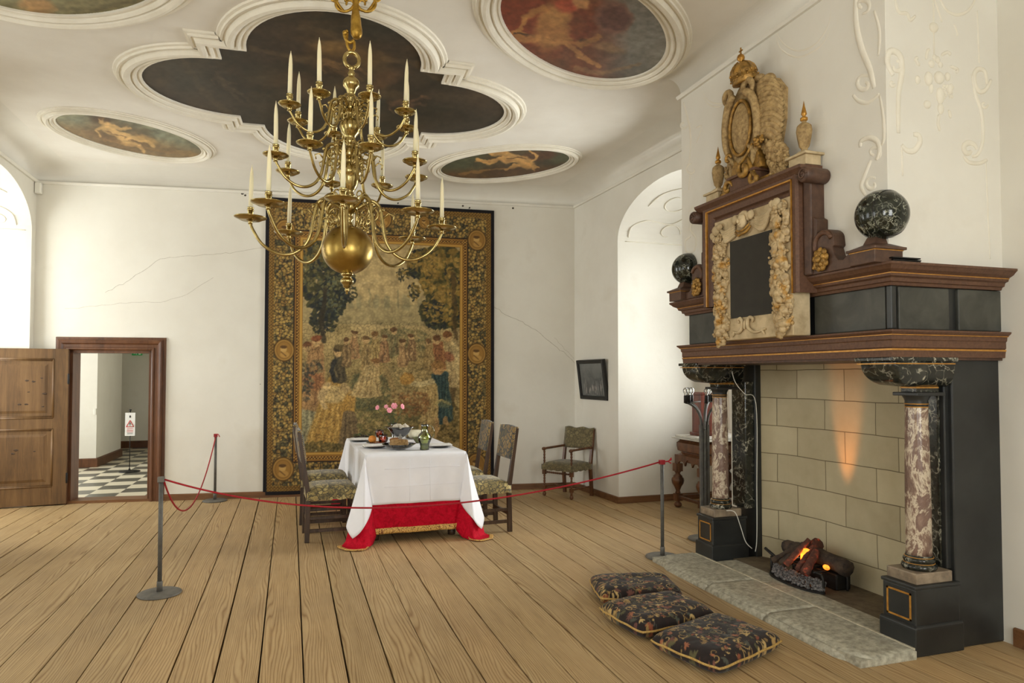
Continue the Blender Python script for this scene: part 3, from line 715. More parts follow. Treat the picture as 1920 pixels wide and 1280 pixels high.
# hairline cracks and stains in the back wall plaster
def crack(pts,r=.0022):
    q=random.Random(len(pts)*7); pp=[]
    for a,b_ in zip(pts[:-1],pts[1:]):
        for k in range(5): t=k/5; pp.append((a[0]+(b_[0]-a[0])*t+q.uniform(-1.2,1.2),a[1]+(b_[1]-a[1])*t+q.uniform(-1.5,1.5)))
    pp.append(pts[-1]); MB().tube([at_b(x,y,.0) for x,y in pp],r,4).build('plaster_crack',m_crack,wall_back)
crack([(196,548),(230,532),(262,512),(300,486),(345,480),(392,478),(430,474),(496,464)],.0018); crack([(122,580),(180,574),(235,568),(300,566),(352,552),(400,520)],.0014)
crack([(926,574),(952,592),(980,604),(1004,618),(1030,640),(1056,660),(1082,684)],.0022); crack([(1040,632),(1060,656),(1076,672)],.0014)
b=MB(); 
for (x,y,r) in [(455,362,.022),(460,366,.014),(962,390,.016),(352,147,0),(868,386,.014),(488,720,.006)]:
    if r: b.sph(at_b(x,y,0),r,(1,.25,.8),9,5,jit=.25)
b.build('iron_stub',m_dirtstain,wall_back)

# window frames and panes ---------------------------------------------
wcount=[0]
def window(P0, u, n, w, h, nx, ny):
    """P0 bottom-left corner, u along, n inwards"""
    wcount[0]+=1
    u=Vector(u);n=Vector(n);z=Vector((0,0,1)); f=MB()
    def bar(a0,a1,z0,z1,t=.03):
        v=[Vector(P0)+u*a+z*b+n*c for c in (-t,t) for (a,b) in ((a0,z0),(a1,z0),(a1,z1),(a0,z1))]
        f.add(v,[(0,1,2,3),(7,6,5,4),(0,4,5,1),(1,5,6,2),(2,6,7,3),(3,7,4,0)])
    bar(0,w,0,.06);bar(0,w,h-.06,h);bar(0,.06,.06,h-.06);bar(w-.06,w,.06,h-.06);bar(w/2-.04,w/2+.04,.06,h-.06,.035);bar(.06,w-.06,h*.66,h*.66+.06,.032)
    for i in range(1,nx): bar(w*i/nx-.012,w*i/nx+.012,.06,h-.06,.018)
    for i in range(1,ny): bar(.06,w-.06,h*i/ny-.01,h*i/ny+.01,.018)
    o=st(f.build('window_%d'%wcount[0],m_plasticw))
    g=MB().quad(*[Vector(P0)+u*a+z*b for a,b in ((.05,.05),(w-.05,.05),(w-.05,h-.05),(.05,h-.05))]); g.build('window_pane',m_pane,o)
LIGHTS=[]
def daylight(P0,u,n,w,h,power,col=(1,1,1)):
    L=bpy.data.lights.new('daylight','AREA'); L.shape='RECTANGLE'; L.size=w; L.size_y=h; L.energy=power; L.color=col
    o=bpy.data.objects.new('daylight',L); COL.objects.link(o)
    u=Vector(u);n=Vector(n);c=Vector(P0)+u*w/2+Vector((0,0,h/2))-n*.12
    z=-n; x=u; y=z.cross(x); o.matrix_world=Matrix(((x.x,y.x,z.x,c.x),(x.y,y.y,z.y,c.y),(x.z,y.z,z.z,c.z),(0,0,0,1)))
def niche_window(nn, xf, sgn, power, col):
    yc,hw,sp_,ri,dp=nn; xe=xf(yc)+sgn*(dp+.12); w=hw*1.6; h=sp_+.12-.85
    P0=(xe,yc-hw*.8,.85); window(P0,(0,1,0),(-sgn,0,0),w,h,4,6); daylight(P0,(0,1,0),(-sgn,0,0),w,h,power,col)
# ================================================================== DOORWAY, NEXT ROOM
u=Vector((.992,-.1234,0)); nn=Vector((.1234,.992,0))   # along back wall, into next room
def bw3(s, t, z, x0=DX0): return Vector((x0,back_y(x0),z))+u*s+nn*t
DW=(Vector((DX1,back_y(DX1),0))-Vector((DX0,back_y(DX0),0))).length
# architrave: swept moulded profile around the opening (three-sided)
fr=MB()
prof=[(0,.0),(0,-.03),(.015,-.042),(.03,-.040),(.036,-.028),(.07,-.030),(.085,-.048),(.11,-.055),(.125,-.045),(.128,-.02),(.155,-.018),(.158,0)]
pth=[(0,0),(0,DZ),(DW,DZ),(DW,0)]
vs=[];m=len(prof)
for i,(a,b_) in enumerate(pth):
    for (o,t) in prof:
        if i==0: p=(a-o,b_)
        elif i==1: p=(a-o,b_+o)
        elif i==2: p=(a+o,b_+o)
        else: p=(a+o,b_)
        vs.append(bw3(p[0],t,p[1]))
fr.add(vs,[(i*m+k,(i+1)*m+k,(i+1)*m+k+1,i*m+k+1) for i in range(3) for k in range(m-1)])
door_1=st(fr.build('door_1',m_frame))
j=MB()   # jamb lining
for s0,s1,z0,z1 in ((-.002,.03,0,DZ),(DW-.03,DW+.002,0,DZ),(0,DW,DZ-.03,DZ+.002)):
    v=[bw3(a,t,z) for z in (z0,z1) for t in (-.01,.2) for a in (s0,s1)]
    j.add(v,[(0,2,3,1),(4,5,7,6),(0,1,5,4),(2,6,7,3),(0,4,6,2),(1,3,7,5)])
j.build('door_jamb',m_frame,door_1)
t_=MB(); v=[bw3(a,t,z) for z in (-.01,.03) for t in (-.02,.24) for a in (0,DW)]
t_.add(v,[(0,2,3,1),(4,5,7,6),(0,1,5,4),(2,6,7,3),(0,4,6,2),(1,3,7,5)]); t_.build('door_threshold',m_base,door_1)
# open door leaf, hinged on the left jamb and swung into the left window niche
LW,LH,LT=.92,1.80,.045
leaf=empty('wooden_door',(DX0-.0,back_y(DX0)-.065,.012),math.radians(180+5.0))
tag(leaf,'brown panelled pine door standing wide open at the left edge, beside its dark frame','door')
# local: x along leaf away from hinge, y thickness (towards room is +y after rotation ~ -y world)
b=MB()
stl=.115
rails=[(0,.21),(.87,1.0),(LH-.12,LH)]
b.box(0,stl+.03,-LT/2,LT/2,0,LH); b.box(LW-stl,LW,-LT/2,LT/2,0,LH)
for z0,z1 in rails: b.box(stl+.03,LW-stl,-LT/2,LT/2,z0,z1)
b.build('leaf_frame',m_doorwood,leaf,.003)
for (z0,z1) in ((.21,.87),(1.0,LH-.12)):
    p=MB(); p.box(stl+.02,LW-stl+.01,-.012,.012,z0-.01,z1+.01)
    for k,(i0,d0,d1) in enumerate(((0.012,.020,.012),)):
        pass
    x0,x1=stl+.03,LW-stl
    # raised field
    for sgn in (1,-1):
        o,i_=.055,.085
        vs=[(x0+o,sgn*.012,z0+o),(x1-o,sgn*.012,z0+o),(x1-o,sgn*.012,z1-o),(x0+o,sgn*.012,z1-o),(x0+i_,sgn*.020,z0+i_),(x1-i_,sgn*.020,z0+i_),(x1-i_,sgn*.020,z1-i_),(x0+i_,sgn*.020,z1-i_)]
        p.add(vs,[(4,5,6,7),(0,1,5,4),(1,2,6,5),(2,3,7,6),(3,0,4,7)])
    p.build('panel',m_doorwood,leaf)
    mo=MB()
    for sgn in (1,-1):
        for (c0,c1) in (((x0,z0),(x1,z0)),((x1,z0),(x1,z1)),((x1,z1),(x0,z1)),((x0,z1),(x0,z0))):
            mo.tube([(c0[0],sgn*.016,c0[1]),(c1[0],sgn*.016,c1[1])],.013,8)
            q1=[(c0[0]*.97+.5*.03*(x0+x1),sgn*.012,c0[1]*.95+.05*.5*(z0+z1)),(c1[0]*.97+.5*.03*(x0+x1),sgn*.012,c1[1]*.95+.05*.5*(z0+z1))]
            mo.tube(q1,.007,6)
    mo.build('panel_moulding',m_doorwood,leaf)
for z in (.3,1.45):
    b=MB(); b.lathe([(.009,-.06),(.011,-.055),(.011,.055),(.009,.06)],10,(-.004,LT/2+.004,z)); b.build('hinge',m_iron,leaf)
b=MB(); b.box(LW-.09,LW-.03,LT/2,LT/2+.006,.9,1.08); b.tube([(LW-.06,LT/2,1.02),(LW-.06,LT/2+.05,1.02),(LW-.16,LT/2+.05,1.02)],.008,8); b.build('door_handle',m_iron,leaf)
b=MB()
q=random.Random(3)
for (x,z) in [(.30,1.42),(.36,1.43),(.33,1.30),(.20,1.28),(.22,1.46),(.40,1.16),(.34,1.16),(.19,1.13),(.44,.64),(.47,.60),(.26,.62)]:
    b.sph((x+.05+q.uniform(-.02,.02),.0195,z),q.uniform(.010,.02),(1.4,.12,.7),10,6,jit=.2)
b.M=None; b.build('wood_knot',m_darkoak,leaf)

# ---- the next room: chequered floor, splayed white walls ----
y0=9.2
st(MB().add([(-6.5,back_y(-6.5)+.02,-.001),(-1,back_y(-1)+.02,-.001),(-1,16.3,-.001),(-6.5,16.3,-.001)],[(0,1,2,3)]).build('floor_2',m_check))
w=MB()
A=[(-6.5,12.93),(-3.035,12.93),(-3.0,14.5),(-3.45,14.5),(-3.45,16.12)]
for a,c_ in zip(A[:-1],A[1:]): w.quad((a[0],a[1],0),(c_[0],c_[1],0),(c_[0],c_[1],3.4),(a[0],a[1],3.4))
st(w.build('wall_2_left',m_plaster))
w=MB(); w.quad((-3.45,16.12,0),(-1.0,16.12,0),(-1.0,16.12,3.4),(-3.45,16.12,3.4)); st(w.build('wall_2_back',m_plaster))
w=MB(); w.quad((-1.0,16.2,0),(-1.0,9.30,0),(-1.0,9.30,3.4),(-1.0,16.2,3.4)); st(w.build('wall_2_right',m_plaster))
w=MB(); 
for (a,c_,z0,z1) in ((9.5,13,0,.8),(9.5,13,2.9,3.4),(9.5,10.2,.8,2.9),(12.2,13,.8,2.9)): w.quad((-6.5,a,z0),(-6.5,c_,z0),(-6.5,c_,z1),(-6.5,a,z1))
st(w.build('wall_2_window',m_plaster))
w=MB(); # near wall of next room (other face of the back wall)
def bq2(x0,x1,z0,z1,t=.22): w.quad((x0,back_y(x0)+t,z0),(x1,back_y(x1)+t,z0),(x1,back_y(x1)+t,z1),(x0,back_y(x0)+t,z1))
bq2(-6.5,DX0,0,3.4);bq2(DX1,-1.0,0,3.4);bq2(DX0,DX1,DZ,3.4); st(w.build('wall_2_near',m_plaster))
w=MB(); w.add([(-6.5,back_y(-6.5)+.1,3.4),(-1,back_y(-1)+.1,3.4),(-1,16.2,3.4),(-6.5,16.2,3.4)],[(0,1,2,3)]); st(w.build('ceiling_2',m_ceil))
b=MB(); b.sweep([(-6.4,12.93),(-3.035,12.93),(-3.0,14.5),(-3.45,14.5),(-3.45,16.12),(-1.02,16.12)],[(0,0),(.025,0),(.025,.13),(.012,.145),(0,.145)]); st(b.build('baseboard_2',m_frame))
window((-6.55,10.2,.8),(0,1,0),(1,0,0),2.0,2.1,4,5)
daylight((-6.55,10.2,.8),(0,1,0),(1,0,0),2.0,2.1,420,(1,.99,.97))
# light switch on the corner
s_=MB(); s_.box(-3.075,-3.04,12.90,12.93,.86,.96); tag(s_.build('light_switch',m_plasticw,None,.004),'small white switch on the wall corner in the chequered room','switch')
# exit sign
e=empty('exit_sign',(-3.05,16.07,1.985)); tag(e,'green exit sign high on the far wall beyond the doorway','sign')
b=MB().box(-.095,.095,-.02,.03,-.06,.06).build('sign_box',m_exit,e,.004)
b=MB(); b.sph((-.035,-.022,.034),.013,(1,.25,1),8,6); b.tube([(-.035,-.022,.02),(-.03,-.022,-.005),(-.055,-.022,-.035)],.007,6); b.tube([(-.03,-.022,-.005),(-.01,-.022,-.02),(-.012,-.022,-.045)],.007,6); b.tube([(-.055,-.022,.01),(-.035,-.022,.018),(-.012,-.022,.0)],.006,6)
b.box(.03,.07,-.023,-.02,-.045,.04); b.build('running_man_mark',m_exitw,e)
# warning sign on stand
s_=empty('warning_sign_stand',(-2.385,12.14,0)); tag(s_,'white warning sign on a thin black stand on the chequered floor','sign')
MB().lathe([(0,0),(.15,0),(.152,.008),(.14,.014),(.02,.022),(.012,.05),(0,.05)],28).build('base',m_iron,s_)
b=MB(); b.tube([(0,0,.02),(0,0,.96)],.006,8); b.build('pole',m_iron,s_)
b=MB(); b.box(-.07,.07,-.012,-.006,.56,.92); b.build('sign_board',m_paper,s_)
b=MB(); b.tube([(0,-.013,.965),(.0,-.013,.93)],.012,8); b.sph((0,-.008,.962),.02,(1,.7,.8),10,6); b.build('clip',m_iron,s_)
b=MB(); tri=[(-.052,.70),(.052,.70),(0,.80)]
for i in range(3):
    a,c_=tri[i],tri[(i+1)%3]; b.tube([(a[0],-.0135,a[1]),(c_[0],-.0135,c_[1])],.0055,6)
for z in (.665,.64,.618): b.box(-.045,.045,-.0145,-.012,z,z+.007)
b.build('red_triangle',m_signred,s_)
b=MB(); b.sph((0,-.0145,.715),.006,(1,.4,1),8,5); b.tube([(0,-.0145,.728),(0,-.0145,.765)],[.004,.008],6); b.sph((0,-.0145,.86),.016,(.7,.2,1.3),8,6)
for z in (.60,.588): b.box(-.04,.04,-.0145,-.012,z,z+.004)
b.build('printed_text',m_signblk,s_)
# smoke / motion sensor in the room corner
s_=MB(); s_.box(-2.865,-2.80,9.30,9.372,3.63,3.76); tag(s_.build('motion_sensor',m_plasticw,None,.01),'small white motion sensor high in the far left room corner','sensor')
# ================================================================== FIREPLACE
fp=empty('fireplace',(3.3,3.9,0)); tag(fp,'monumental black and brown marble fireplace with two columns and a carved gilded overmantel','fireplace')
def FB(mb,name,m,parent=None,bevel=0.0,seg=2):
    """build in world coords but parented under the fireplace"""
    o=mb.build(name,m,None,bevel,seg); p=parent or fp
    o.parent=p
    w=Vector((0,0,0)); q=p
    while q is not None: w+=q.location; q=q.parent
    o.location=-w if True else o.location
    return o
XW=3.93
# cornice and architrave swept round three sides
def around(X,Yn,Yf): return [(XW,Yf),(X,Yf),(X,Yn),(XW,Yn)]
c=MB(); c.sweep(around(3.06,2.89,4.88),[(-.02,1.985),(.012,1.985),(.018,2.0),(.03,2.004),(.034,2.022),(.040,2.026),(.052,2.03),(.056,2.046),(.060,2.050),(.082,2.062),(.096,2.078),(.104,2.084),(.104,2.096),(-.02,2.098)])
cor=FB(c,'cornice',m_mantel)
c=MB(); c.sweep(around(3.06,2.89,4.88),[(.0405,2.0425),(.0585,2.0425),(.0585,2.047),(.0405,2.047)]); FB(c,'gilt_line',m_gild,cor)
c=MB(); c.sweep(around(3.06,2.89,4.88),[(-.03,1.60),(.026,1.60),(.028,1.622),(.030,1.636),(.026,1.648),(.032,1.652),(.032,1.688),(.038,1.694),(.040,1.716),(.048,1.722),(.062,1.734),(.064,1.744),(.0,1.746)])
arch=FB(c,'architrave',m_mantel)
c=MB(); c.sweep(around(3.06,2.89,4.88),[(.02,1.636),(.033,1.636),(.033,1.645),(.02,1.645)]); c.sweep(around(3.06,2.89,4.88),[(.03,1.7165),(.0475,1.7165),(.0475,1.7205),(.03,1.7205)]); FB(c,'gilt_line',m_gild,arch)
# core and frieze
c=MB(); c.box(3.075,XW,2.905,4.865,1.60,2.09); FB(c,'frieze_core',m_black)
def slab(name,m,a,b_,z0,z1,bev=.006):
    s=MB(); s.box(min(a[0],b_[0]),max(a[0],b_[0]),min(a[1],b_[1]),max(a[1],b_[1]),z0,z1); return FB(s,name,m,None,bev)
slab('frieze_panel',m_slate,(3.062,2.93),(3.08,3.46),1.75,1.985)
slab('frieze_panel',m_slate,(3.062,4.23),(3.08,4.86),1.75,1.985)
slab('frieze_panel',m_slate,(3.115,2.890),(3.475,2.91),1.75,1.982)
slab('frieze_panel',m_slate,(3.535,2.884),(XW,2.91),1.75,1.982)
slab('frieze_corner_strip',m_black,(3.058,2.886),(3.095,2.92),1.75,1.985)
slab('soffit',m_mantel_dk,(3.05,2.88),(XW,4.89),1.585,1.602,.002)
# side jambs
slab('side_jamb',m_black,(3.50,2.905),(XW,3.16),0,1.60,.008)
slab('side_jamb',m_black,(3.58,4.72),(XW,4.98),0,1.60,.008)
slab('jamb_strip',m_black,(3.47,2.93),(3.53,3.0),.43,1.60,.006)
slab('back_pilaster',m_marbleblk,(3.46,2.96),(3.52,3.13),.43,1.45,.006)
slab('back_pilaster',m_marbleblk,(3.50,4.74),(3.60,4.92),.43,1.45,.006)
# fireback of sandstone blocks
f=MB(); pts=[(3.52,3.14),(3.71,3.30),(3.74,3.9),(3.71,4.5),(3.60,4.79)]
pp=smooth_path(pts,5); 
for a,b_ in zip(pp[:-1],pp[1:]): f.quad((a[0],a[1],.03),(b_[0],b_[1],.03),(b_[0],b_[1],1.6),(a[0],a[1],1.6))
FB(f,'fireback',m_fireback)
# pedestals with gilt inlay, plinth, column, capital and bracket
def column(Yc, sgn):
    y0,y1=Yc-.115,Yc+.125
    p=MB(); p.box(3.178,3.52,y0,y1,-.0,.145); p.sweep([(3.178+.0,y1),(3.178,y0),(3.52,y0)][::1],[(0,.14),(-.0,.152),(-.012,.160),(-.02,.16),(-.02,.14)],caps=True)
    ped=FB(p,'pedestal',m_black,None,.006)
    p=MB(); p.box(3.194,3.51,y0+.014,y1-.012,.14,.352); p.box(3.186,3.515,y0+.006,y1-.004,.350,.372); FB(p,'pedestal_die',m_black,ped,.007)
    g=MB(); yy0,yy1,zz0,zz1=y0+.040,y1-.040,.178,.325; X=3.1925
    for (a,b_,z0,z1) in ((yy0,yy1,zz0,zz0+.010),(yy0,yy1,zz1-.010,zz1),(yy0,yy0+.011,zz0,zz1),(yy1-.011,yy1,zz0,zz1)): g.box(X-.001,X+.004,a,b_,z0,z1)
    FB(g,'gilt_inlay',m_gild,ped)
    pl=MB(); pl.box(3.215,3.47,y0+.022,y1-.02,.372,.432); FB(pl,'plinth',m_marblegrey,ped,.006)
    cx=3.337
    base=MB(); base.lathe([(0,.430),(0.0829,.432),(0.0881,.440),(0.0895,.449),(0.0858,.459),(0.0770,.464),(0.0740,.470),(0.0784,.476),(0.0814,.484),(0.0784,.492),(0.0725,.496),(0.0688,.502),(0.0681,.510),(0,.512)],40,(cx,Yc,0)); 
    sh=MB(); sh.lathe([(0.0670,.508),(0.0655,.54),(0.0651,.75),(0.0633,1.0),(0.0592,1.22),(0.0570,1.325),(0.0562,1.33)],40,(cx,Yc,0),lobes=0)
    col=FB(sh,'column_shaft',m_marblered)
    FB(base,'column_base',m_marbleblk,col)
    g=MB(); 
    for z,r in ((.4665,.0765),(.499,.0718)): g.lathe([(r-.004,z-.002),(r+.002,z-.001),(r+.002,z+.001),(r-.004,z+.002)],40,(cx,Yc,0))
    for z,r in ((1.326,.060),(1.343,.0615),(1.378,.0645)): g.lathe([(r-.012,z-.004),(r-.002,z-.003),(r+.001,z),(r-.002,z+.003),(r-.012,z+.004)],40,(cx,Yc,0))
    FB(g,'gilt_ring',m_gild,col)
    cp=MB(); cp.lathe([(0.0562,1.325),(0.0585,1.345),(0.0577,1.36),(0.0622,1.372),(0.0696,1.384),(0.0725,1.392),(0,1.392)],40,(cx,Yc,0)); cp.box(cx-.084,cx+.12,Yc-.082,Yc+.082,1.388,1.408)
    FB(cp,'capital',m_black,col,.004)
    bk=MB(); bk.box(cx-.055,cx+.10,Yc-.052,Yc+.052,1.408,1.442); bb=FB(bk,'capital_block',m_marbleblk,col,.003)
    g=MB(); g.box(cx-.0575,cx+.102,Yc-.0545,Yc+.0545,1.430,1.437); FB(g,'gilt_line',m_gild,col)
    # bowl-shaped marble bracket
    br=MB(); n=12; x1=3.485; prof=[]; vs=[]; fs=[]
    ring=40
    for i in range(n+1):
        t=i/n; z=1.438+.142*t; k=math.sqrt(max(0,1-(1-t)**2.4))
        xa=3.215-.165*k if i else 3.26; ya=Yc-.06-.058*k; yb=Yc+.06+.062*k
        if i==0: ya,yb=Yc-.06,Yc+.06
        rr=.035
        for (cxx,cyy,a0) in ((xa+rr,yb-rr,90),(xa+rr,ya+rr,180)):
            for s_ in range(7):
                a=math.radians(a0+90*s_/6); vs.append((cxx+rr*cos(a),cyy+rr*sin(a),z))
        vs.append((x1,ya,z)); vs.append((x1,yb,z))
    mm=16
    for i in range(n):
        for k in range(mm): fs.append((i*mm+k,i*mm+(k+1)%mm,(i+1)*mm+(k+1)%mm,(i+1)*mm+k))
    fs.append(tuple(range(mm))[::-1]); fs.append(tuple(n*mm+k for k in range(mm)))
    br.add(vs,fs,True); brk=FB(br,'bracket',m_marbleblk)
    g=MB(); g.box(3.046,3.487,Yc-.1205,Yc+.124,1.562,1.568); FB(g,'gilt_line',m_gild,brk)
    g=MB(); g.box(3.035,3.50,Yc-.128,Yc+.132,1.578,1.600); FB(g,'bracket_cap',m_marbleblk,brk,.004)
column(2.99,1); column(4.85,1)

# ---------------- overmantel: P(u,v,w) relief coordinates on the chimney face
OX,OY=CHX,3.90
def Pm(u,v,w=0.0): return (OX-w,OY-u,v)
def rel(loops, name, m, parent=None, w=.02, sc=1.0):
    b=MB()
    for (r,pts) in loops:
        p3=smooth_path([Pm(p[0],p[1],(p[2] if len(p)>2 else w)) for p in pts],5); n=len(p3)
        b.tube(p3,[r*(.4+.6*min(1,4*i/n,4*(n-1-i)/n+.25)) for i in range(n)],8)
    return FB(b,name,m,parent)
# brown frame: the cornice rises around the carved tablet
fr=MB()
prof=[(0,.0),(0,.10),(.02,.105),(.035,.098),(.045,.112),(.08,.118),(.10,.135),(.13,.14),(.145,.125),(.15,0)]   # (outwards, w)
path=[(-.36,2.0),(-.36,2.60),(.355,2.60),(.355,2.0)]
def frame3(prof,path,ofs=None):
    vs=[];m=len(prof)
    for i,(u_,v_) in enumerate(path):
        for (o,w) in prof:
            du=-o if i<2 else o; dv=o if i in (1,2) else 0
            vs.append(Pm(u_+du,v_+dv,w))
    return vs,[(i*m+k,(i+1)*m+k,(i+1)*m+k+1,i*m+k+1) for i in range(3) for k in range(m-1)]
fr.add(*frame3(prof,path)); om=FB(fr,'overmantel_frame',m_mantel)
g=MB(); g.add(*frame3([(.088,.12),(.088,.139),(.096,.142),(.096,.12)],path)); FB(g,'gilt_line',m_gild,om)
# backing board, head moulding with scrolled ends
b=MB(); b.box(OX-.09,OX+.02,OY-.41,OY+.41,1.95,2.60); FB(b,'backing_board',m_mantel_dk,om)
b=MB()
hp=[(.0,.0),(.0,.10),(.012,.135),(.028,.15),(.04,.165),(.056,.17),(.06,.0)]
b.prism([(w,2.70+z) for z,w in hp],lambda w,v,d: Pm(d,v,w),-.56,.56); FB(b,'head_moulding',m_mantel,om)
for sg in (-1,1):
    b=MB()
    b.lathe([(0,0),(.040,0),(.046,.01),(.046,.16),(.040,.17),(0,.17)],20,Pm(sg*.585,2.685,0.0),axis=(-1,0,0))
    b.tube([Pm(sg*.585+x,2.685+y,.172) for x,y in spiral(0,0,.036,.006,0,9,30)],.006,6)
    FB(b,'scroll_end',m_mantel_dk,om)
# near side pilaster + wing volutes (mirrored)
def wing(sg):
    poly=[(.50,2.098),(.50,2.70),(.53,2.68),(.54,2.60),(.55,2.50),(.575,2.44),(.60,2.425),(.60,2.35)]
    poly+=[(.655+.075*sin(a),2.29+.06*cos(a)) for a in [-.9+.25*i for i in range(10)]]
    poly+=[(.735,2.245),(.72,2.235),(.735,2.19),(.765,2.155),(.80,2.150),(.835,2.175),(.845,2.19),(.855,2.19),(.855,2.098)]
    if sg<0: poly=[(-a,b_) for a,b_ in poly]
    w=MB(); w.prism(poly,lambda a,v,d:Pm(a,v,d),0,.085); FB(w,'wing_volute',m_mantel_dk,om,.004)
    b=MB(); arc=[(sg*(.655+.068*cos(a)),2.262+.068*sin(a)) for a in [pi*1.15-.2*i for i in range(17)]]
    b.tube([Pm(x,y,.088) for x,y in arc],.014,8); FB(b,'volute_rim',m_mantel,om)
    q=random.Random(5+sg); b=MB()
    for ring,n,rr in ((.045,9,.020),(.026,7,.018),(0,1,.020)):
        for k in range(n):
            a=2*pi*k/n+ring*20; b.sph(Pm(sg*.645+ring*cos(a),2.175+ring*1.15*sin(a),.10+.02*(1-ring/.045)),rr,(.6,1,1),10,7,jit=.12)
    for k in range(9): b.sph(Pm(sg*.645+q.uniform(-.05,.05),2.115+q.uniform(0,.03),.10),.017,(.6,1,.8),8,6,jit=.15)
    FB(b,'gilt_rosette',m_giltdark,om)
wing(1); wing(-1)
for y_ in (-.57,.505): b=MB(); b.box(OX-.10,OX+.01,OY+y_,OY+y_+.065,2.098,2.70); FB(b,'frame_pilaster',m_mantel_dk,om,.01)
# ball pedestals and veined marble balls
def ball(u_,r):
    k=MB(); Y=OY-u_; k.box(OX-.13,OX+.06,Y-.085,Y+.085,2.095,2.165); k.taper((OX-.035,Y,2.165),(.108,.10),(OX-.035,Y,2.18),(.108,.10)); k.taper((OX-.035,Y,2.18),(.10,.095),(OX-.035,Y,2.205),(.045,.045)); k.taper((OX-.035,Y,2.205),(.045,.045),(OX-.035,Y,2.245),(.03,.03))
    kk=FB(k,'ball_pedestal',m_mantel_dk,om,.003)
    g=MB(); g.box(OX-.1325,OX+.0625,Y-.0875,Y+.0875,2.160,2.166); FB(g,'gilt_line',m_gild,kk)
    s_=MB(); s_.sph((OX-.012,Y-(.02 if u_>0 else 0),2.232+r*.97),r,(1,1,1),40,24)
    bl=FB(s_,'marble_ball',m_marblegrn,om)
    if u_>0: g=MB(); c0=(OX-.012,Y-.02,2.232+r*.97); g.tube([(c0[0]+r*.90*cos(2*pi*k/40),c0[1]-r*.44,c0[2]+r*.90*sin(2*pi*k/40)) for k in range(40)],.0022,5,closed=True); FB(g,'ball_joint',m_iron,bl)
    return bl
ball(.98,.134); ball(-.905,.125)

# carved stone tablet frame with fruit garlands
b=MB(); b.box(OX-.13,OX,OY-.445,OY+.36,1.745,2.60)
tab=FB(b,'tablet_frame',m_stone,om,.006)
b=MB(); b.box(OX-.136,OX-.12,OY-.265,OY+.17,1.893,2.425); FB(b,'slate_plaque',m_slateplain,tab)
def garland(path, n, rmin, rmax, w0, seed, name='fruit_garland', mat=None, spread=.045, leaf=.4):
    q=random.Random(seed); b=MB(); P=smooth_path([(a,v,0) for a,v in path],10)
    for i in range(n):
        c_=P[int(q.random()*(len(P)-1))]; r=q.uniform(rmin,rmax); a=q.uniform(0,2*pi); s__=spread*math.sqrt(q.random())
        u_,v_=c_[0]+s__*cos(a),c_[1]+s__*sin(a); w=w0+.035*(1-s__/spread)+q.uniform(-.008,.008)
        if q.random()<leaf:
            ang=q.uniform(0,2*pi); rot=Matrix.Rotation(ang,3,'X'); b.sph(Pm(u_,v_,w+.004),r*1.5,(.35,1.0,.5),9,6,rot,.15)
        elif q.random()<.3:
            for k in range(9): b.sph(Pm(u_+q.uniform(-r,r),v_+q.uniform(-r,r),w+q.uniform(0,.012)),r*.42,(1,1,1),7,5)
        else: b.sph(Pm(u_,v_,w),r,(1,1,1),12,8,None,.04)
    return FB(b,name,mat or m_giltstone,om)
garland([(-.27,2.44),(-.28,2.2),(-.275,2.0),(-.27,1.86),(-.26,1.78)],300,.012,.030,.13,1,spread=.072)
garland([(.35,2.52),(.345,2.3),(.345,2.1),(.365,1.95),(.38,1.79)],300,.012,.032,.135,2,spread=.072)
# top drapery swags, masks
rel([(.012,[(-.30+.02*k,2.55-.015*k,.14),(-.20,2.50-.014*k,.15),(-.10,2.54-.016*k,.14)]) for k in range(6)],'drapery_swag',m_stone,om)
rel([(.012,[(.10,2.54-.012*k,.14),(.20,2.52-.016*k,.15),(.31-.012*k,2.57-.01*k,.14)]) for k in range(6)],'drapery_swag',m_stone,om)
for grp in ([(-.31,2.53,.04),(-.35,2.50,.030),(-.27,2.55,.028),(-.33,2.47,.024)],[(.33,2.575,.038),(.37,2.55,.028),(.29,2.58,.028)]):
    b=MB()
    for (x,y,r) in grp: b.sph(Pm(x,y,.15),r,(.6,1,.9),14,9,None,.1)
    FB(b,'carved_bow',m_stone,tab)
b=MB()
b.sph(Pm(0,2.535,.16),.042,(.7,.85,1.15),16,12); b.sph(Pm(0,2.53,.195),.010,(1,1,1.6),8,6)
for x in (-.016,.016): b.sph(Pm(x,2.545,.185),.007,(1,1,.6),8,6)
b.tube([Pm(-.014,2.512,.186),Pm(0,2.508,.19),Pm(.014,2.512,.186)],.004,6)
for k in range(11):
    a=pi*k/10; b.sph(Pm(.05*cos(a),2.545+.042*sin(a),.15),.018,(.7,1,1),9,6,None,.2)
for sx in (-1,1): b.sph(Pm(sx*.085,2.56,.155),.028,(.6,1,1.1),12,8,None,.1)
FB(b,'carved_mask',m_stone,tab)
rel([(.010,[(-.09,2.475,.15),(-.04,2.445,.16),(0,2.45,.165),(.04,2.455,.16),(.08,2.49,.15)]),(.008,[(-.08,2.49,.15),(-.03,2.47,.165),(.03,2.475,.165),(.07,2.51,.15)]),(.009,spiral(-.14,2.56,.03,.008,0,5,14)),(.009,spiral(.15,2.575,.03,.008,3.1,-2,14))],'gilt_scroll',m_giltdark,tab)
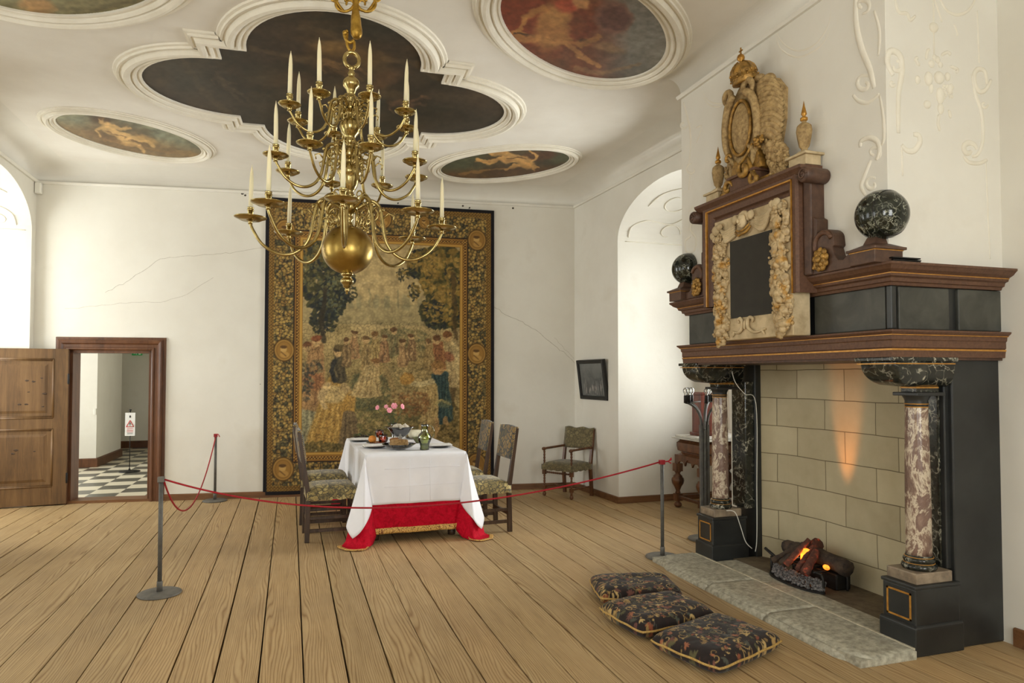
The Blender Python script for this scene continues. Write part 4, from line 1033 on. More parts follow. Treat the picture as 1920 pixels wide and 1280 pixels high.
# bottom panel double scroll
rel([(.012,[(-.145,1.80,.135),(-.08,1.79,.14),(-.035,1.82,.145),(-.03,1.862,.145),(-.05,1.885,.145),(-.075,1.875,.14),(-.07,1.855,.14)]),(.012,[(.16,1.79,.135),(.09,1.785,.14),(.035,1.815,.145),(.028,1.862,.145),(.05,1.885,.145),(.075,1.875,.14),(.07,1.852,.14)]),(.011,[(0,1.87,.145),(0,1.81,.15)]),(.009,[(-.15,1.765,.135),(-.13,1.795,.14),(-.16,1.80,.135)]),(.009,[(.19,1.765,.135),(.17,1.795,.14),(.2,1.80,.135)])],'double_scroll',m_stone,tab)
# crest: base, cartouche, crown, urns
b=MB(); b.box(OX-.15,OX,OY-.12,OY+.15,2.765,2.85); b.box(OX-.165,OX,OY-.135,OY+.165,2.845,2.865); FB(b,'crest_base',m_mantel,om,.004)
b=MB(); b.box(OX-.11,OX,OY-.33,OY+.33,2.76,2.80); b.prism([(-.17,2.86),(.17,2.86),(.12,3.0),(-.12,3.0)],lambda a,v,d:Pm(a,v,d),0,.13); FB(b,'crest_backing',m_giltdark,om,.004)
def cart_oval(a,b_,cx=-.02,cz=3.17,n=28): return [(cx+a*cos(2*pi*k/n),cz+b_*sin(2*pi*k/n)) for k in range(n)]
b=MB(); b.prism(cart_oval(.20,.30),lambda a,v,d:Pm(a,v,d),0,.10); b.prism(cart_oval(.17,.17,.0,3.34),lambda a,v,d:Pm(a,v,d),0,.11); b.prism(cart_oval(.15,.24),lambda a,v,d:Pm(a,v,d),.10,.14)
ct=FB(b,'cartouche',m_crest,om,.015,3)
b=MB(); b.sph(Pm(-.02,3.17,.14),.13,(.28,.78,1.35),24,16); FB(b,'cartouche_shield',m_crest,ct)
b=MB(); o=cart_oval(.112,.185)
b.tube([Pm(a,v,.155) for a,v in o],.012,8,closed=True); FB(b,'cartouche_rim',m_giltdark,ct)
rel([(.028,[(-.13,2.95,.12),(-.18,3.05,.14),(-.19,3.2,.15),(-.15,3.33,.16),(-.10,3.38,.17),(-.06,3.40,.17)]),
     (.028,[(.10,2.96,.12),(.14,3.05,.14),(.15,3.2,.15),(.12,3.33,.16),(.07,3.38,.17),(.03,3.40,.17)]),
     (.022,spiral(.05,3.42,.065,.015,-1.2,5.2,18)),(.020,spiral(-.15,3.43,.055,.015,4.2,-1.6,18)),
     (.020,[(.07,2.90,.13),(.10,2.98,.14),(.06,3.03,.15)])],'cartouche_scroll',m_crest,ct,.15)
rel([(.020,[(.10,3.03,.15),(.06,2.96,.165),(.00,2.92,.17)]+[(x,y,.17) for x,y in spiral(.035,2.875,.055,.012,2.4,8.6,18)]),
     (.016,[(.06,2.95,.16),(.09,2.86,.15),(.13,2.80,.15)]),(.016,spiral(-.17,2.80,.05,.012,0,5.6,16)),(.018,spiral(.12,2.795,.052,.012,1.5,7.4,16)),(.014,spiral(-.16,3.0,.035,.01,0,5,14))],'gilt_volute',m_giltdark,ct,.15)
b=MB()
for k in range(12):   # acanthus leaves curling off the near flank
    t=k/11; v0=3.02+.36*t; r_=.030-.006*t
    pts=[Pm(.10,v0,.09),Pm(.17,v0+.035,.12),Pm(.235+.035*sin(t*3),v0+.02,.11),Pm(.275+.03*sin(t*3),v0-.04,.07)]
    p3=smooth_path(pts,5); b.tube(p3,[r_*(1.1-.5*i/len(p3)) for i in range(len(p3))],9)
b.sph(Pm(.20,3.42,.09),.05,(.8,1,.8),14,9); b.sph(Pm(.12,3.46,.10),.04,(.8,1.1,.7),14,9)
b.prism([(.08,2.98),(.22,3.0),(.26,3.15),(.27,3.35),(.2,3.44),(.05,3.42)],lambda a,v,d:Pm(a,v,d),0,.07)
FB(b,'acanthus_flank',m_crest,ct)
b=MB()
for k in range(12):
    t=k/11; b.sph(Pm(-.225-.02*sin(t*3)+.015*(k%2),3.36-.42*t,.075),.038,(.8,.8,1.2),12,8,None,.06)
b.prism([(-.10,2.98),(-.23,2.98),(-.25,3.15),(-.24,3.33),(-.1,3.38)],lambda a,v,d:Pm(a,v,d),0,.06)
FB(b,'acanthus_flank',m_crest,ct)
garland([(.21,3.02),(.25,2.93),(.28,2.86),(.31,2.81)],170,.012,.030,.085,7,'crest_fruit',m_crest,.075,.12)
garland([(-.23,3.0),(-.25,2.92),(-.26,2.84),(-.27,2.79)],50,.012,.026,.06,8,'crest_fruit',m_crest,.04,.15)
garland([(.16,3.04),(.18,3.0)],14,.012,.02,.14,9,'gilt_flower',m_giltdark,.04,.6)
# crown
cr=MB(); ax=Vector((-.28,.0,1)).normalized(); c0=Vector(Pm(-.0,3.475,.12)); KK=.76
cr.lathe([(.095,0),(.112,.0),(.116,.012),(.112,.03),(.118,.038),(.118,.05),(.108,.055),(.112,.085),(.105,.12),(.085,.152),(.055,.175),(.02,.185),(0,.186)]and[(r*KK,z*KK) for r,z in [(.095,0),(.112,.0),(.116,.012),(.112,.03),(.118,.038),(.118,.05),(.108,.055),(.112,.085),(.105,.12),(.085,.152),(.055,.175),(.02,.185),(0,.186)]],32,c0,True,ax)
crown=FB(cr,'crown',m_giltdark,ct)
cr=MB(); qq=Vector((0,0,1)).rotation_difference(ax)
for k in range(16):
    a=2*pi*k/16; v=KK*Vector((.118*cos(a),.118*sin(a),.044+.012*(k%2))); cr.sph(c0+qq@v,.008,(1,1,1),8,6)
for k in range(8):
    a=2*pi*k/8; cr.tube([c0+qq@(KK*Vector((r*cos(a),r*sin(a),z))) for r,z in ((.114,.07),(.112,.10),(.10,.135),(.07,.168),(.03,.188))],.0055,6)
    cr.sph(c0+qq@(KK*Vector((.116*cos(a+.39),.116*sin(a+.39),.082))),.010,(1,1,1),8,6)
FB(cr,'crown_jewels',m_giltdark,crown)
cr=MB(); p0=c0+qq@Vector((0,0,.137)); cr.lathe([(0,0),(.012,0),(.010,.008),(.024,.022),(.026,.036),(.020,.052),(.006,.062),(.004,.07),(0,.07)],16,p0); cr.box(p0.x-.003,p0.x+.003,p0.y-.018,p0.y+.018,p0.z+.078,p0.z+.086); cr.box(p0.x-.003,p0.x+.003,p0.y-.004,p0.y+.004,p0.z+.066,p0.z+.104); FB(cr,'crown_orb',m_brassgold,crown)
def urn(u_):
    k=MB(); Y=OY-u_; k.taper((OX-.07,Y,2.76),(.055,.075),(OX-.07,Y,2.82),(.055,.075)); k.taper((OX-.07,Y,2.82),(.072,.09),(OX-.07,Y,2.835),(.072,.09)); k.taper((OX-.07,Y,2.835),(.05,.07),(OX-.07,Y,2.865),(.02,.022))
    uu=FB(k,'urn_plinth',m_stone,om,.003)
    k=MB(); k.lathe([(0,2.86),(.022,2.862),(.018,2.875),(.030,2.89),(.040,2.94),(.046,2.985),(.042,3.015),(.026,3.03),(.014,3.037),(.014,3.046),(0,3.046)],22,(OX-.07,Y,0),lobes=6,amp=.04); FB(k,'urn_body',m_crest,uu)
    k=MB(); k.lathe([(.012,3.044),(.022,3.052),(.022,3.066),(.010,3.074),(.010,3.080),(.017,3.088),(.015,3.10),(.006,3.14),(.0,3.175)],14,(OX-.07,Y,0)); FB(k,'urn_flame',m_brassgold,uu)
urn(.49); urn(-.395)
garland([(.40,2.82),(.44,2.80)],20,.012,.024,.05,12,'crest_fruit',m_crest,.035,.1)
garland([(-.34,2.83),(-.32,2.80)],20,.010,.02,.05,13,'crest_fruit',m_crest,.03,.1)

# flat black thing lying on the cornice corner
t_=MB(); 
for k,(x,y) in enumerate(((3.10,2.845),(3.11,2.85),(3.095,2.84))): t_.box(x-.10,x+.09,y-.03,y+.02,2.099+.009*k,2.106+.009*k)
tag(t_.build('slate_strips',m_iron,None,.002),'thin black strips lying loose on the mantel cornice corner below the near marble ball','slate')

# hearth: granite kerb slabs and sooty floor --------------------------
hz=.048
def rounded_slab(name,x0,x1,y0,y1,label,seed,corner=None):
    q=random.Random(seed); b=MB()
    # rectangular slab with worn edge: grid top
    nx,ny=8,18; vs=[];
    b.box(x0+.02,x1,y0+.002,y1-.002,0,hz-.012)
    for i in range(nx+1):
        for k in range(ny+1):
            x=x0+(x1-x0)*i/nx; y=y0+(y1-y0)*k/ny
            e=min(1,(x-x0)/.06); z=hz-.026*(1-e)**2+q.uniform(-.0015,.0015)
            if corner=='near' and y<y0+.2: x=max(x, x0+.10*(1-(y-y0)/.2)**2+ (x-x0)*0)
            if corner=='far' and y>y1-.3: x=max(x, x0+.16*(1-(y1-y)/.3)**2)
            if k in (0,ny): z-=.004
            vs.append((x,y,z))
    m_=ny+1; fs=[(i*m_+k,(i+1)*m_+k,(i+1)*m_+k+1,i*m_+k+1) for i in range(nx) for k in range(ny)]
    n0=len(vs)
    rim=[(i*m_) for i in range(nx,-1,-1)]+[k for k in range(1,m_)]+[(i*m_+ny) for i in range(1,nx+1)]
    vs+= [(vs[r][0]-(.006 if r<m_ else 0),vs[r][1],0) for r in rim]
    for k in range(len(rim)-1): fs.append((rim[k],rim[k+1],n0+k+1,n0+k))
    b.add(vs,fs,True)
    return tag(b.build(name,m_hearth),label,'hearthstone','granite blocks of the hearth kerb')
rounded_slab('hearthstone',2.775,3.165,2.86,3.60,'grey granite hearth kerb block with a rounded corner, nearest the camera',1,'near')
rounded_slab('hearthstone',2.775,3.165,3.604,4.22,'grey granite hearth kerb block, middle of the front row',2)
rounded_slab('hearthstone',2.775,3.165,4.224,5.0,'grey granite hearth kerb block beside the rope post at the far end',3,'far')
b=MB()
for (ya_,yb_) in ((3.12,3.66),(3.665,4.18),(4.185,4.70)): b.box(3.1785,3.37,ya_,yb_,.0,hz-.003)
tag(b.build('hearth_flagstones',m_hearth),'worn granite flagstones between kerb and sooty hearth floor','hearthstone')
b=MB(); b.box(3.372,3.76,3.09,4.74,.0,hz-.004); tag(b.build('hearth_floor',m_hearthfloor),'brown sooty hearth floor between the two column pedestals','hearth')
b=MB(); b.box(3.163,3.1775,2.88,4.96,.0,hz+.003); tag(b.build('hearth_joint',m_mortar),'pale mortar joint behind the granite kerb','mortar joint')

# electric fire: grate, coal bed, logs
g=empty('fire_grate',(3.50,4.04,hz)); tag(g,'black iron fire grate holding glowing artificial logs in the fireplace','fireplace grate')
# local: y along the fireplace, x depth
b=MB()
for x in (-.10,.10):
    b.tube(smooth_path([(x,-.25,0),(x,-.25,.08),(x,-.235,.115),(x,-.19,.12),(x,.25,.12)],5),.010,6); b.tube([(x,.27,0),(x,.27,.12)],.010,6); b.tube([(x,.22,.12),(x,.34,.16)],.012,6)
for y in (-.18,-.08,.02,.12,.22): b.tube([(-.12,y,.12),(.12,y,.12)],.007,6)
b.build('grate_frame',m_iron,g)
b=MB(); b.box(.02,.14,-.24,.2,.0,.11); b.build('heater_box',m_iron,g,.01)
q=random.Random(8); b=MB(); vs=[]
out=[]
for k in range(25): a=pi*k/24; out.append((-.10-.10*sin(a)*1.0,-.27*cos(a)))
b.prism([(x,y) for x,y in out],lambda a,c_,d:(a,c_,d),0,.012)
b.build('coal_tray',m_iron,g)
b=MB()
for i in range(420):
    t=q.uniform(.06,.94); a=pi*t; s__=q.uniform(0,1); x=-.085-.092*sin(a)*s__; y=-.255*cos(a); r=q.uniform(.007,.014)
    b.sph((x,y,.012+.055*(1-s__)+q.uniform(0,.008)),r,(1,1,.8),6,4,Matrix.Rotation(q.uniform(0,3),3,'Z'),.25)
o=b.build('coal_bed',m_ash,g); o['kind']='stuff'
def log(p0,p1,r,m,jit=.12,r1=None):
    b=MB(); p0=Vector(p0);p1=Vector(p1); n=8; pts=[p0+(p1-p0)*i/n+Vector((q.uniform(-.3,.3)*r*.3,q.uniform(-.3,.3)*r*.3,q.uniform(-.3,.3)*r*.2)) for i in range(n+1)]
    b.tube(pts,[(r+(((r1 or r)-r)*i/n))*q.uniform(1-jit,1+jit) for i in range(n+1)],9); return b.build('log',m,g)
log((.05,.30,.17),(.05,.08,.20),.050,m_log); log((.06,.08,.21),(.06,-.02,.26),.045,m_emberlog)
log((.05,-.02,.19),(.06,-.30,.16),.052,m_log); log((-.13,.22,.10),(.02,.07,.24),.022,m_log); log((-.15,.10,.11),(.02,.02,.27),.028,m_log,r1=.022)
log((-.155,.05,.115),(.01,.0,.295),.024,m_emberlog,r1=.018); log((-.15,-.07,.115),(.02,-.03,.25),.024,m_emberlog,r1=.020); log((-.155,-.14,.11),(.0,-.08,.235),.032,m_emberlog,r1=.026)
b=MB(); b.box(-.045,-.02,-.045,.03,.13,.235); b.sph((-.02,-.19,.15),.03,(.5,1,.6),10,6); b.sph((.0,.065,.23),.012,(.6,.8,1.6),8,6); b.build('glowing_ember',m_ember,g)
# white cable up the left of the fireback
b=MB(); b.tube(smooth_path([at_y(1370,684,4.74),at_y(1378,715,4.73),at_y(1396,738,4.72),Vector((3.585,4.715,1.27)),Vector((3.585,4.715,.6)),Vector((3.58,4.715,.2)),Vector((3.56,4.71,.09))],6),.0035,6)
b.tube(smooth_path([at_y(1362,957,4.72),at_y(1378,960,4.70),at_y(1388,985,4.70),at_y(1398,1015,4.70),at_y(1410,1028,4.70)],6),.0035,6)
tag(b.build('electric_cable',m_plasticw),'thin white electric cable hanging down beside the far column','cable')
# glow of the fire effect lamp on the stone
L=bpy.data.lights.new('fire_glow','SPOT'); L.energy=70; L.color=(1,.36,.10); L.spot_size=math.radians(22); L.spot_blend=.9; L.shadow_soft_size=.03
o=bpy.data.objects.new('fire_glow',L); COL.objects.link(o); o.location=(3.56,3.93,.34); d=Vector((3.74,3.92,1.18))-o.location; o.rotation_euler=d.to_track_quat('-Z','Y').to_euler()
L=bpy.data.lights.new('ember_glow','POINT'); L.energy=.5; L.color=(1,.35,.1); L.shadow_soft_size=.03; o=bpy.data.objects.new('ember_glow',L); COL.objects.link(o); o.location=(3.44,4.04,.22)
# ================================================================== CHANDELIER
ch=empty('chandelier',(.325,4.3,2.20)); tag(ch,'large three-tier brass chandelier with a polished globe, hanging at mid ceiling','chandelier')
TILT=Matrix.Rotation(math.radians(.8),4,Vector((sin(YAW),cos(YAW),0)))   # hangs a touch askew
MC=Matrix.Translation((.325,4.3,2.20))@TILT
ch.matrix_world=MC
z0=2.20
# central shaft, z given absolute then shifted
def L(prof): return [(r,z-z0) for r,z in prof]
b=MB()
b.lathe(L([(0,3.40),(.018,3.40),(.021,3.392),(.018,3.384),(.014,3.378),(.020,3.366),(.024,3.356),(.020,3.344),(.018,3.336),(.040,3.325),(.050,3.31),(.052,3.292),(.048,3.275),(.034,3.262),(.030,3.25),(.024,3.235),(.018,3.222),(.026,3.212),(.030,3.204),(.022,3.19),(.018,3.18),(.036,3.172),(.042,3.16),(.042,3.135),(.036,3.125),(.020,3.118),(.018,3.095),(.026,3.08),(.034,3.068),(.056,3.055),(.064,3.04),(.066,3.02),(.058,3.002),(.052,2.985),(.036,2.968),(.030,2.955),(.036,2.94),(.040,2.93),(.026,2.915),(.022,2.90),(.042,2.89),(.050,2.876),(.050,2.845),(.042,2.832),(.024,2.824),(.022,2.80),(.036,2.79),(.062,2.775),(.072,2.755),(.074,2.735),(.064,2.722),(.060,2.70),(.050,2.66),(.036,2.635),(.026,2.622),(.034,2.61),(.038,2.60),(.028,2.59),(.024,2.575),(.046,2.565),(.056,2.55),(.056,2.515),(.046,2.50),(.028,2.49),(.024,2.475),(.030,2.462),(.032,2.455),(.022,2.445),(.024,2.43),(.032,2.42),(.034,2.408),(.0,2.405)]),32)
b.build('central_shaft',m_brass,ch)
b=MB(); b.sph((0,0,2.268-z0),.155,(1,1,.965),56,36); b.build('globe',m_globe,ch)
b=MB(); b.lathe(L([(0,2.125),(.036,2.125),(.039,2.118),(.034,2.110),(.026,2.104),(.024,2.096),(.036,2.088),(.041,2.078),(.040,2.068),(.030,2.058),(.026,2.05),(.022,2.038),(.010,2.030),(.014,2.022),(.012,2.014),(.006,2.008),(.008,2.0),(0,1.995)]),24); b.build('pendant_finial',m_brass,ch)
b=MB(); rg=[(.044*cos(2*pi*k/28),0,3.443-z0+.047*sin(2*pi*k/28)) for k in range(28)]
b.tube(rg,.0125,10,closed=True); b.build('suspension_ring',m_brass,ch)

def arm_profile(Rr, zp, zh):
    """(r,z) curve from hub height zh to plate height zp at radius Rr"""
    k=Rr/.57
    pts=[(.045,zh),(.09*k+.01,zh+.035*k),(.14*k,zh+.055*k+.0),(.185*k,zh+.02*k),(.205*k,zp+.02*k),(.225*k,zp-.09*k),(.27*k,zp-.165*k),(.34*k,zp-.205*k),(.42*k,zp-.20*k),(.50*k,zp-.15*k),(.55*k,zp-.075*k),(Rr,zp-.03)]
    return pts
TIER=[('lowest',.57,2.43,2.52,0.,.094,.0115),('middle',.435,2.775,2.86,math.radians(22.5),.074,.010),('top',.365,3.085,3.145,math.radians(19),.066,.009)]
view=math.atan2(.325,4.3)
tips=[]
for (nm,Rr,zp,zh,phi,pr,tr) in TIER:
    proto=None
    for k in range(8):
        a=-pi/2+phi+2*pi*k/8 - {'lowest':.13,'middle':.20,'top':.12}[nm]
        if proto is None:
            arm=empty('arm',(0,0,0),0,ch); proto=arm
            prof=smooth_path([(r,0,z-z0) for r,z in arm_profile(Rr,zp,zh)],6); n=len(prof)
            b=MB(); b.tube(prof,[tr*(1.12-.4*i/n) for i in range(n)],10)
            t=b.build('arm_curve',m_brass,arm)
            # scroll ornaments inside the arm, flat strap work
            s_=Rr/.57; b=MB()
            def scr(pts,r): b.tube([(x,0,z-z0) for x,z in pts],[r*(1-.5*i/len(pts)) for i in range(len(pts))],7)
            scr(spiral(.135*s_,zh-.035*s_,.055*s_,.014*s_,pi*.6,-pi*1.2,22),.007)
            scr(spiral(.115*s_,zh-.095*s_,.050*s_,.012*s_,-pi*.2,pi*1.9,22),.007)
            scr(spiral(.085*s_,zh+.075*s_,.036*s_,.008*s_,-pi*.35,pi*1.5,18),.006)
            scr([(.20*s_,zp+.03*s_),(.24*s_,zp+.075*s_),(.275*s_,zp+.06*s_),(.265*s_,zp+.025*s_)],.006)
            scr([(.065*s_,zh-.01),(.075*s_,zh-.06*s_),(.06*s_,zh-.115*s_),(.035,zh-.12*s_)],.007)
            b.sph((.205*s_,0,zh+.005-z0),.011,(1,1,1),8,6)
            b.build('scrollwork',m_brass,arm)
            b=MB(); b.lathe([(.0,zp-.035-z0),(.014,zp-.034-z0),(.010,zp-.022-z0),(.016,zp-.014-z0),(.030,zp-.010-z0),(pr*.62,zp-.012-z0),(pr*.82,zp-.002-z0),(pr*.97,zp+.003-z0),(pr,zp+.007-z0),(pr*.97,zp+.009-z0),(pr*.8,zp+.004-z0),(pr*.6,zp-.006-z0),(.02,zp-.004-z0),(0,zp-.004-z0)],32,(Rr,0,0)); b.build('drip_pan',m_brass,arm)
            b=MB(); zz=zp-z0; b.lathe([(.014,zz-.006),(.019,zz),(.014,zz+.006),(.0165,zz+.014),(.0165,zz+.044),(.020,zz+.047),(.0205,zz+.052),(.017,zz+.056),(.019,zz+.062),(.020,zz+.066),(.013,zz+.066),(.013,zz+.05)],18,(Rr,0,0)); b.build('candle_socket',m_brass,arm)
            A=arm
        else:
            A=proto.copy(); COL.objects.link(A); A.parent=ch
            for c_ in [x for x in bpy.data.objects if x.parent==proto]:
                d=c_.copy(); COL.objects.link(d); d.parent=A
        A.rotation_euler=(0,0,a)
        tips.append((nm,(Rr*cos(a),Rr*sin(a),zp+.052-z0)))
# candles: things of their own, standing in the sockets
cm=MB(); cm.lathe([(0,0),(.0128,0),(.0125,.12),(.0112,.19),(.0088,.225),(.005,.25),(.0018,.263),(.0012,.272),(0,.272)],14)
cproto=None
ordw={'lowest':['leftmost','second from the left','third from the left','fourth from the left','fifth from the left','sixth from the left','seventh from the left','rightmost'],}
ordw['middle']=ordw['top']=ordw['lowest']
bytier={}
for nm,p in tips: bytier.setdefault(nm,[]).append(p)
q=random.Random(21)
for nm in ('lowest','middle','top'):
    L_=[]
    for p in bytier[nm]:
        w=MC@Vector(p); pv=np.array([[w.x,w.y,w.z]]); x,y=project_np(pv); L_.append((float(x[0]),w))
    L_.sort(key=lambda t:t[0])
    for i,(x,w) in enumerate(L_):
        if cproto is None: o=cproto=cm.build('candle',m_wax)
        else: o=cproto.copy(); COL.objects.link(o)
        e=Matrix.Rotation(q.uniform(-.02,.02),4,'X')@Matrix.Rotation(q.uniform(-.02,.02),4,'Y')
        o.matrix_world=Matrix.Translation(w)@TILT@e
        tag(o,'ivory candle in the %s chandelier ring, %s of eight'%(nm,ordw[nm][i]),'candle','ivory candles in the chandelier sockets')
# gilt hanger with hook from the ceiling
hg=empty('chandelier_hanger',(.33,4.32,CEIL)); tag(hg,'gilded wrought iron hanger with scrolls and a hook above the chandelier','hanger')
def h(p,z): return Vector((p[0],p[1],z-CEIL))
X=lambda px,py: at_y(px,py,4.3)-Vector((.33,4.32,CEIL))
b=MB(); b.tube(smooth_path([Vector((0,0,0)),X(668,-70),X(667,0),X(667,30),X(668,55),X(669,72)],5),[.03,.03,.028,.026,.024,.022,.022,.02,.02,.018,.018,.018,.02,.022,.024,.028,.030,.032,.032,.034,.036,.036,.036,.032,.026,.02][:26],14); b.build('hanger_stem',m_giltwrought,hg)
b=MB(); b.tube(smooth_path([X(664,76),X(655,80),X(648,72),X(646,62),X(652,58)],5),.011,8); b.tube(smooth_path([X(651,62),X(650,78),X(653,90),X(659,96),X(664,90),X(664,78)],5),.009,8); b.sph(X(647,62),.017,(1,1,1),10,7); b.build('hook',m_giltwrought,hg)
b=MB()
for sg in (-1,1):
    c0=667+sg*20
    for (cx,cy,r0,r1,a0,a1,rr) in ((667+sg*24,4,22,5,(0 if sg<0 else pi),(0 if sg<0 else pi)+sg*-6.0,.009),(667+sg*13,8,12,4,(pi/2),(pi/2)+sg*5,.007),(667+sg*38,-4,11,3,-pi/2,-pi/2+sg*5.5,.007)):
        b.tube([X(cx+(r0+(r1-r0)*i/20)*cos(a0+(a1-a0)*i/20),cy+(r0+(r1-r0)*i/20)*sin(a0+(a1-a0)*i/20)) for i in range(21)],rr,7)
    b.tube(smooth_path([X(667,-60),X(667+sg*30,-50),X(667+sg*44,-20),X(667+sg*34,6),X(667+sg*22,22)],6),.009,7)
b.build('hanger_scroll',m_giltwrought,hg)
b=MB(); b.lathe([(0,0),(.13,0),(.14,-.01),(.10,-.03),(.05,-.04),(.03,-.06),(0,-.06)],24,(0,0,0)); b.build('ceiling_rose',m_giltwrought,hg)
# ================================================================== TABLE, CLOTHS, CHAIRS
TZ=.775; TA=math.radians(1.0); TC=Vector((1.095,7.19,0)); TW,TD=.46,.87      # half sizes
def tw(x,y): return Vector((TC.x+x*cos(TA)-y*sin(TA), TC.y+x*sin(TA)+y*cos(TA), 0))
tb=empty('dining_table',(TC.x,TC.y,0),TA); tag(tb,'dining table hidden beneath white and red cloths, in front of the tapestry','table')
MB().box(-TW+.01,TW-.01,-TD+.01,TD-.01,TZ-.035,TZ-.006).build('tabletop',m_darkoak,tb,.004)
for sx in (-1,1):
    for sy in (-1,1):
        b=MB(); x,y=sx*(TW-.10),sy*(TD-.12)
        b.lathe([(.035,0),(.04,.03),(.03,.06),(.045,.12),(.05,.2),(.03,.28),(.025,.34),(.045,.42),(.05,.52),(.03,.60),(.045,.64),(.045,.74),(0,.74)],14,(x,y,0)); b.build('leg',m_darkoak,tb)
LOBE=smooth_path([(-.105,-.004,0),(-.06,.065,0),(0,.135,0),(.045,.105,0),(.105,.045,0),(.135,0,0),(.065,-.06,0),(-.004,-.105,0)],4)
def cloth(name, m, drop_mid, drop_cor, off, label, trim=None, seed=1, floorz=.006, lobe=1.0):
    """draped cloth: straight skirts, and a cone-shaped fold of spare fabric at each corner"""
    q=random.Random(seed); W,D=TW+off,TD+off; per=[]      # (x,y,nx,ny,lobe index or None, sx, sy)
    nl=len(LOBE)
    def side(ax,ay,bx,by,nx,ny,n):
        for i in range(1,n): t=i/n; per.append((ax+(bx-ax)*t,ay+(by-ay)*t,nx,ny,None,0,0,min(t,1-t)*math.hypot(bx-ax,by-ay)))
    def corner(sx,sy,flip):
        r=range(nl) if not flip else range(nl-1,-1,-1)
        for k in r: per.append((sx*W,sy*D,0,0,k,sx,sy,0))
    side(-W,-D,W,-D,0,-1,44); corner(1,-1,False); side(W,-D,W,D,1,0,84); corner(1,1,True); side(W,D,-W,D,0,1,44); corner(-1,1,False); side(-W,D,-W,-D,-1,0,84); corner(-1,-1,True)
    n=len(per); top=TZ+off; rng=random.Random(3); ph=[rng.uniform(0,6) for _ in range(4)]
    def hem(p):
        if p[4] is None: return drop_mid
        s_=p[4]/(nl-1); return drop_mid+(drop_cor-drop_mid)*(1-abs(2*s_-1))
    def pos(i,d):
        x,y,nx,ny,k,sx,sy,dist=per[i]; z=top-d
        g=(max(d,0)/.70)**1.15*lobe
        s=i/n*2*pi; rip=(.006*sin(s*19+ph[0])+.004*sin(s*37+ph[1]))*min(1,d/.3)
        fl=max(0,floorz-z); z=max(z,floorz)+(.004*abs(sin(s*41)) if fl>0 else 0)
        if k is None:
            e=.012*d/.5+rip
            # skirt starts where the fold ends
            lim=.105*g
            if dist<lim:
                ax=-1 if nx==0 and x>0 else 1
                if nx==0: x=(W-lim)*(1 if x>0 else -1)
                else: y=(D-lim)*(1 if y>0 else -1)
            return tw(x+nx*(e+fl*.5),y+ny*(e+fl*.5))+Vector((0,0,z))
        a,b_=LOBE[k][0],LOBE[k][1]
        a*=g;b_*=g; ex=.012*d/.5
        u_=Vector((a,b_,0)); dd=Vector((.7,.7,0))
        # local a = outward along x, b = outward along y
        a+=fl*(.3+max(0,LOBE[k][0])*7)*.42; b_+=fl*(.3+max(0,LOBE[k][1])*7)*.6
        return tw(x+sx*(a+ex),y+sy*(b_+ex))+Vector((0,0,z))
    rows=18; vs=[]
    for j in range(rows+1):
        for i in range(n):
            h=hem(per[i]); d=h*j/rows
            v=pos(i,d)
            if j==0:
                x,y=per[i][0],per[i][1]; v=tw(x*.985,y*.992)+Vector((0,0,top+.001))
            vs.append(tuple(v))
    fs=[(j*n+i,j*n+(i+1)%n,(j+1)*n+(i+1)%n,(j+1)*n+i) for j in range(rows) for i in range(n)]
    b=MB(); b.add(vs,fs,True); b.add([tuple(tw(0,0)+Vector((0,0,top+.001)))],[]); ci=len(b.v)-1
    for i in range(n): b.f.append((i,(i+1)%n,ci)); b.sm.append(False)
    o=b.build(name,m); so=o.modifiers.new('s','SOLIDIFY'); so.thickness=.002; so.offset=0
    tag(o,label,'tablecloth')
    if trim:
        tv=[]
        for i in range(n):
            h=hem(per[i]); 
            for k in range(4):
                d=h-trim+trim*k/3+.001; v=pos(i,d); c=tw(0,0); 
                p=per[i]; nx,ny=(p[2],p[3]) if p[4] is None else (p[5]*.7,p[6]*.7)
                tv.append(tuple(v+Vector((nx*.005,ny*.005,.002))))
        tf=[(4*i+k,4*((i+1)%n)+k,4*((i+1)%n)+k+1,4*i+k+1) for i in range(n) for k in range(3)]
        tb_=MB(); tb_.add(tv,tf,True); tr=tb_.build('gold_trim',m_trim,o); so=tr.modifiers.new('s','SOLIDIFY'); so.thickness=.003
    return o
red=cloth('tablecloth',m_red,.70,.93,.002,'crimson damask under-cloth with gold braid, its corners trailing on the floor',trim=.052,seed=3,lobe=1.08)
white=cloth('tablecloth',m_linen,.445,.705,.012,'white linen tablecloth with pointed hanging corners over the crimson cloth',seed=5,lobe=1.26)
# pressed fold creases in the linen
b=MB()
for xx in (-.07,.12): b.tube([tw(xx,-TD-.034)+Vector((0,0,.745)),tw(xx,-TD-.037)+Vector((0,0,.36))],.0018,4)
for zz in (.66,.50): b.tube([tw(x/10,-TD-.0335-.004*(x%2)*.3)+Vector((0,0,zz+.001*x)) for x in range(-3,5)],.0016,4)
b.build('pressed_crease',m_linen,white)

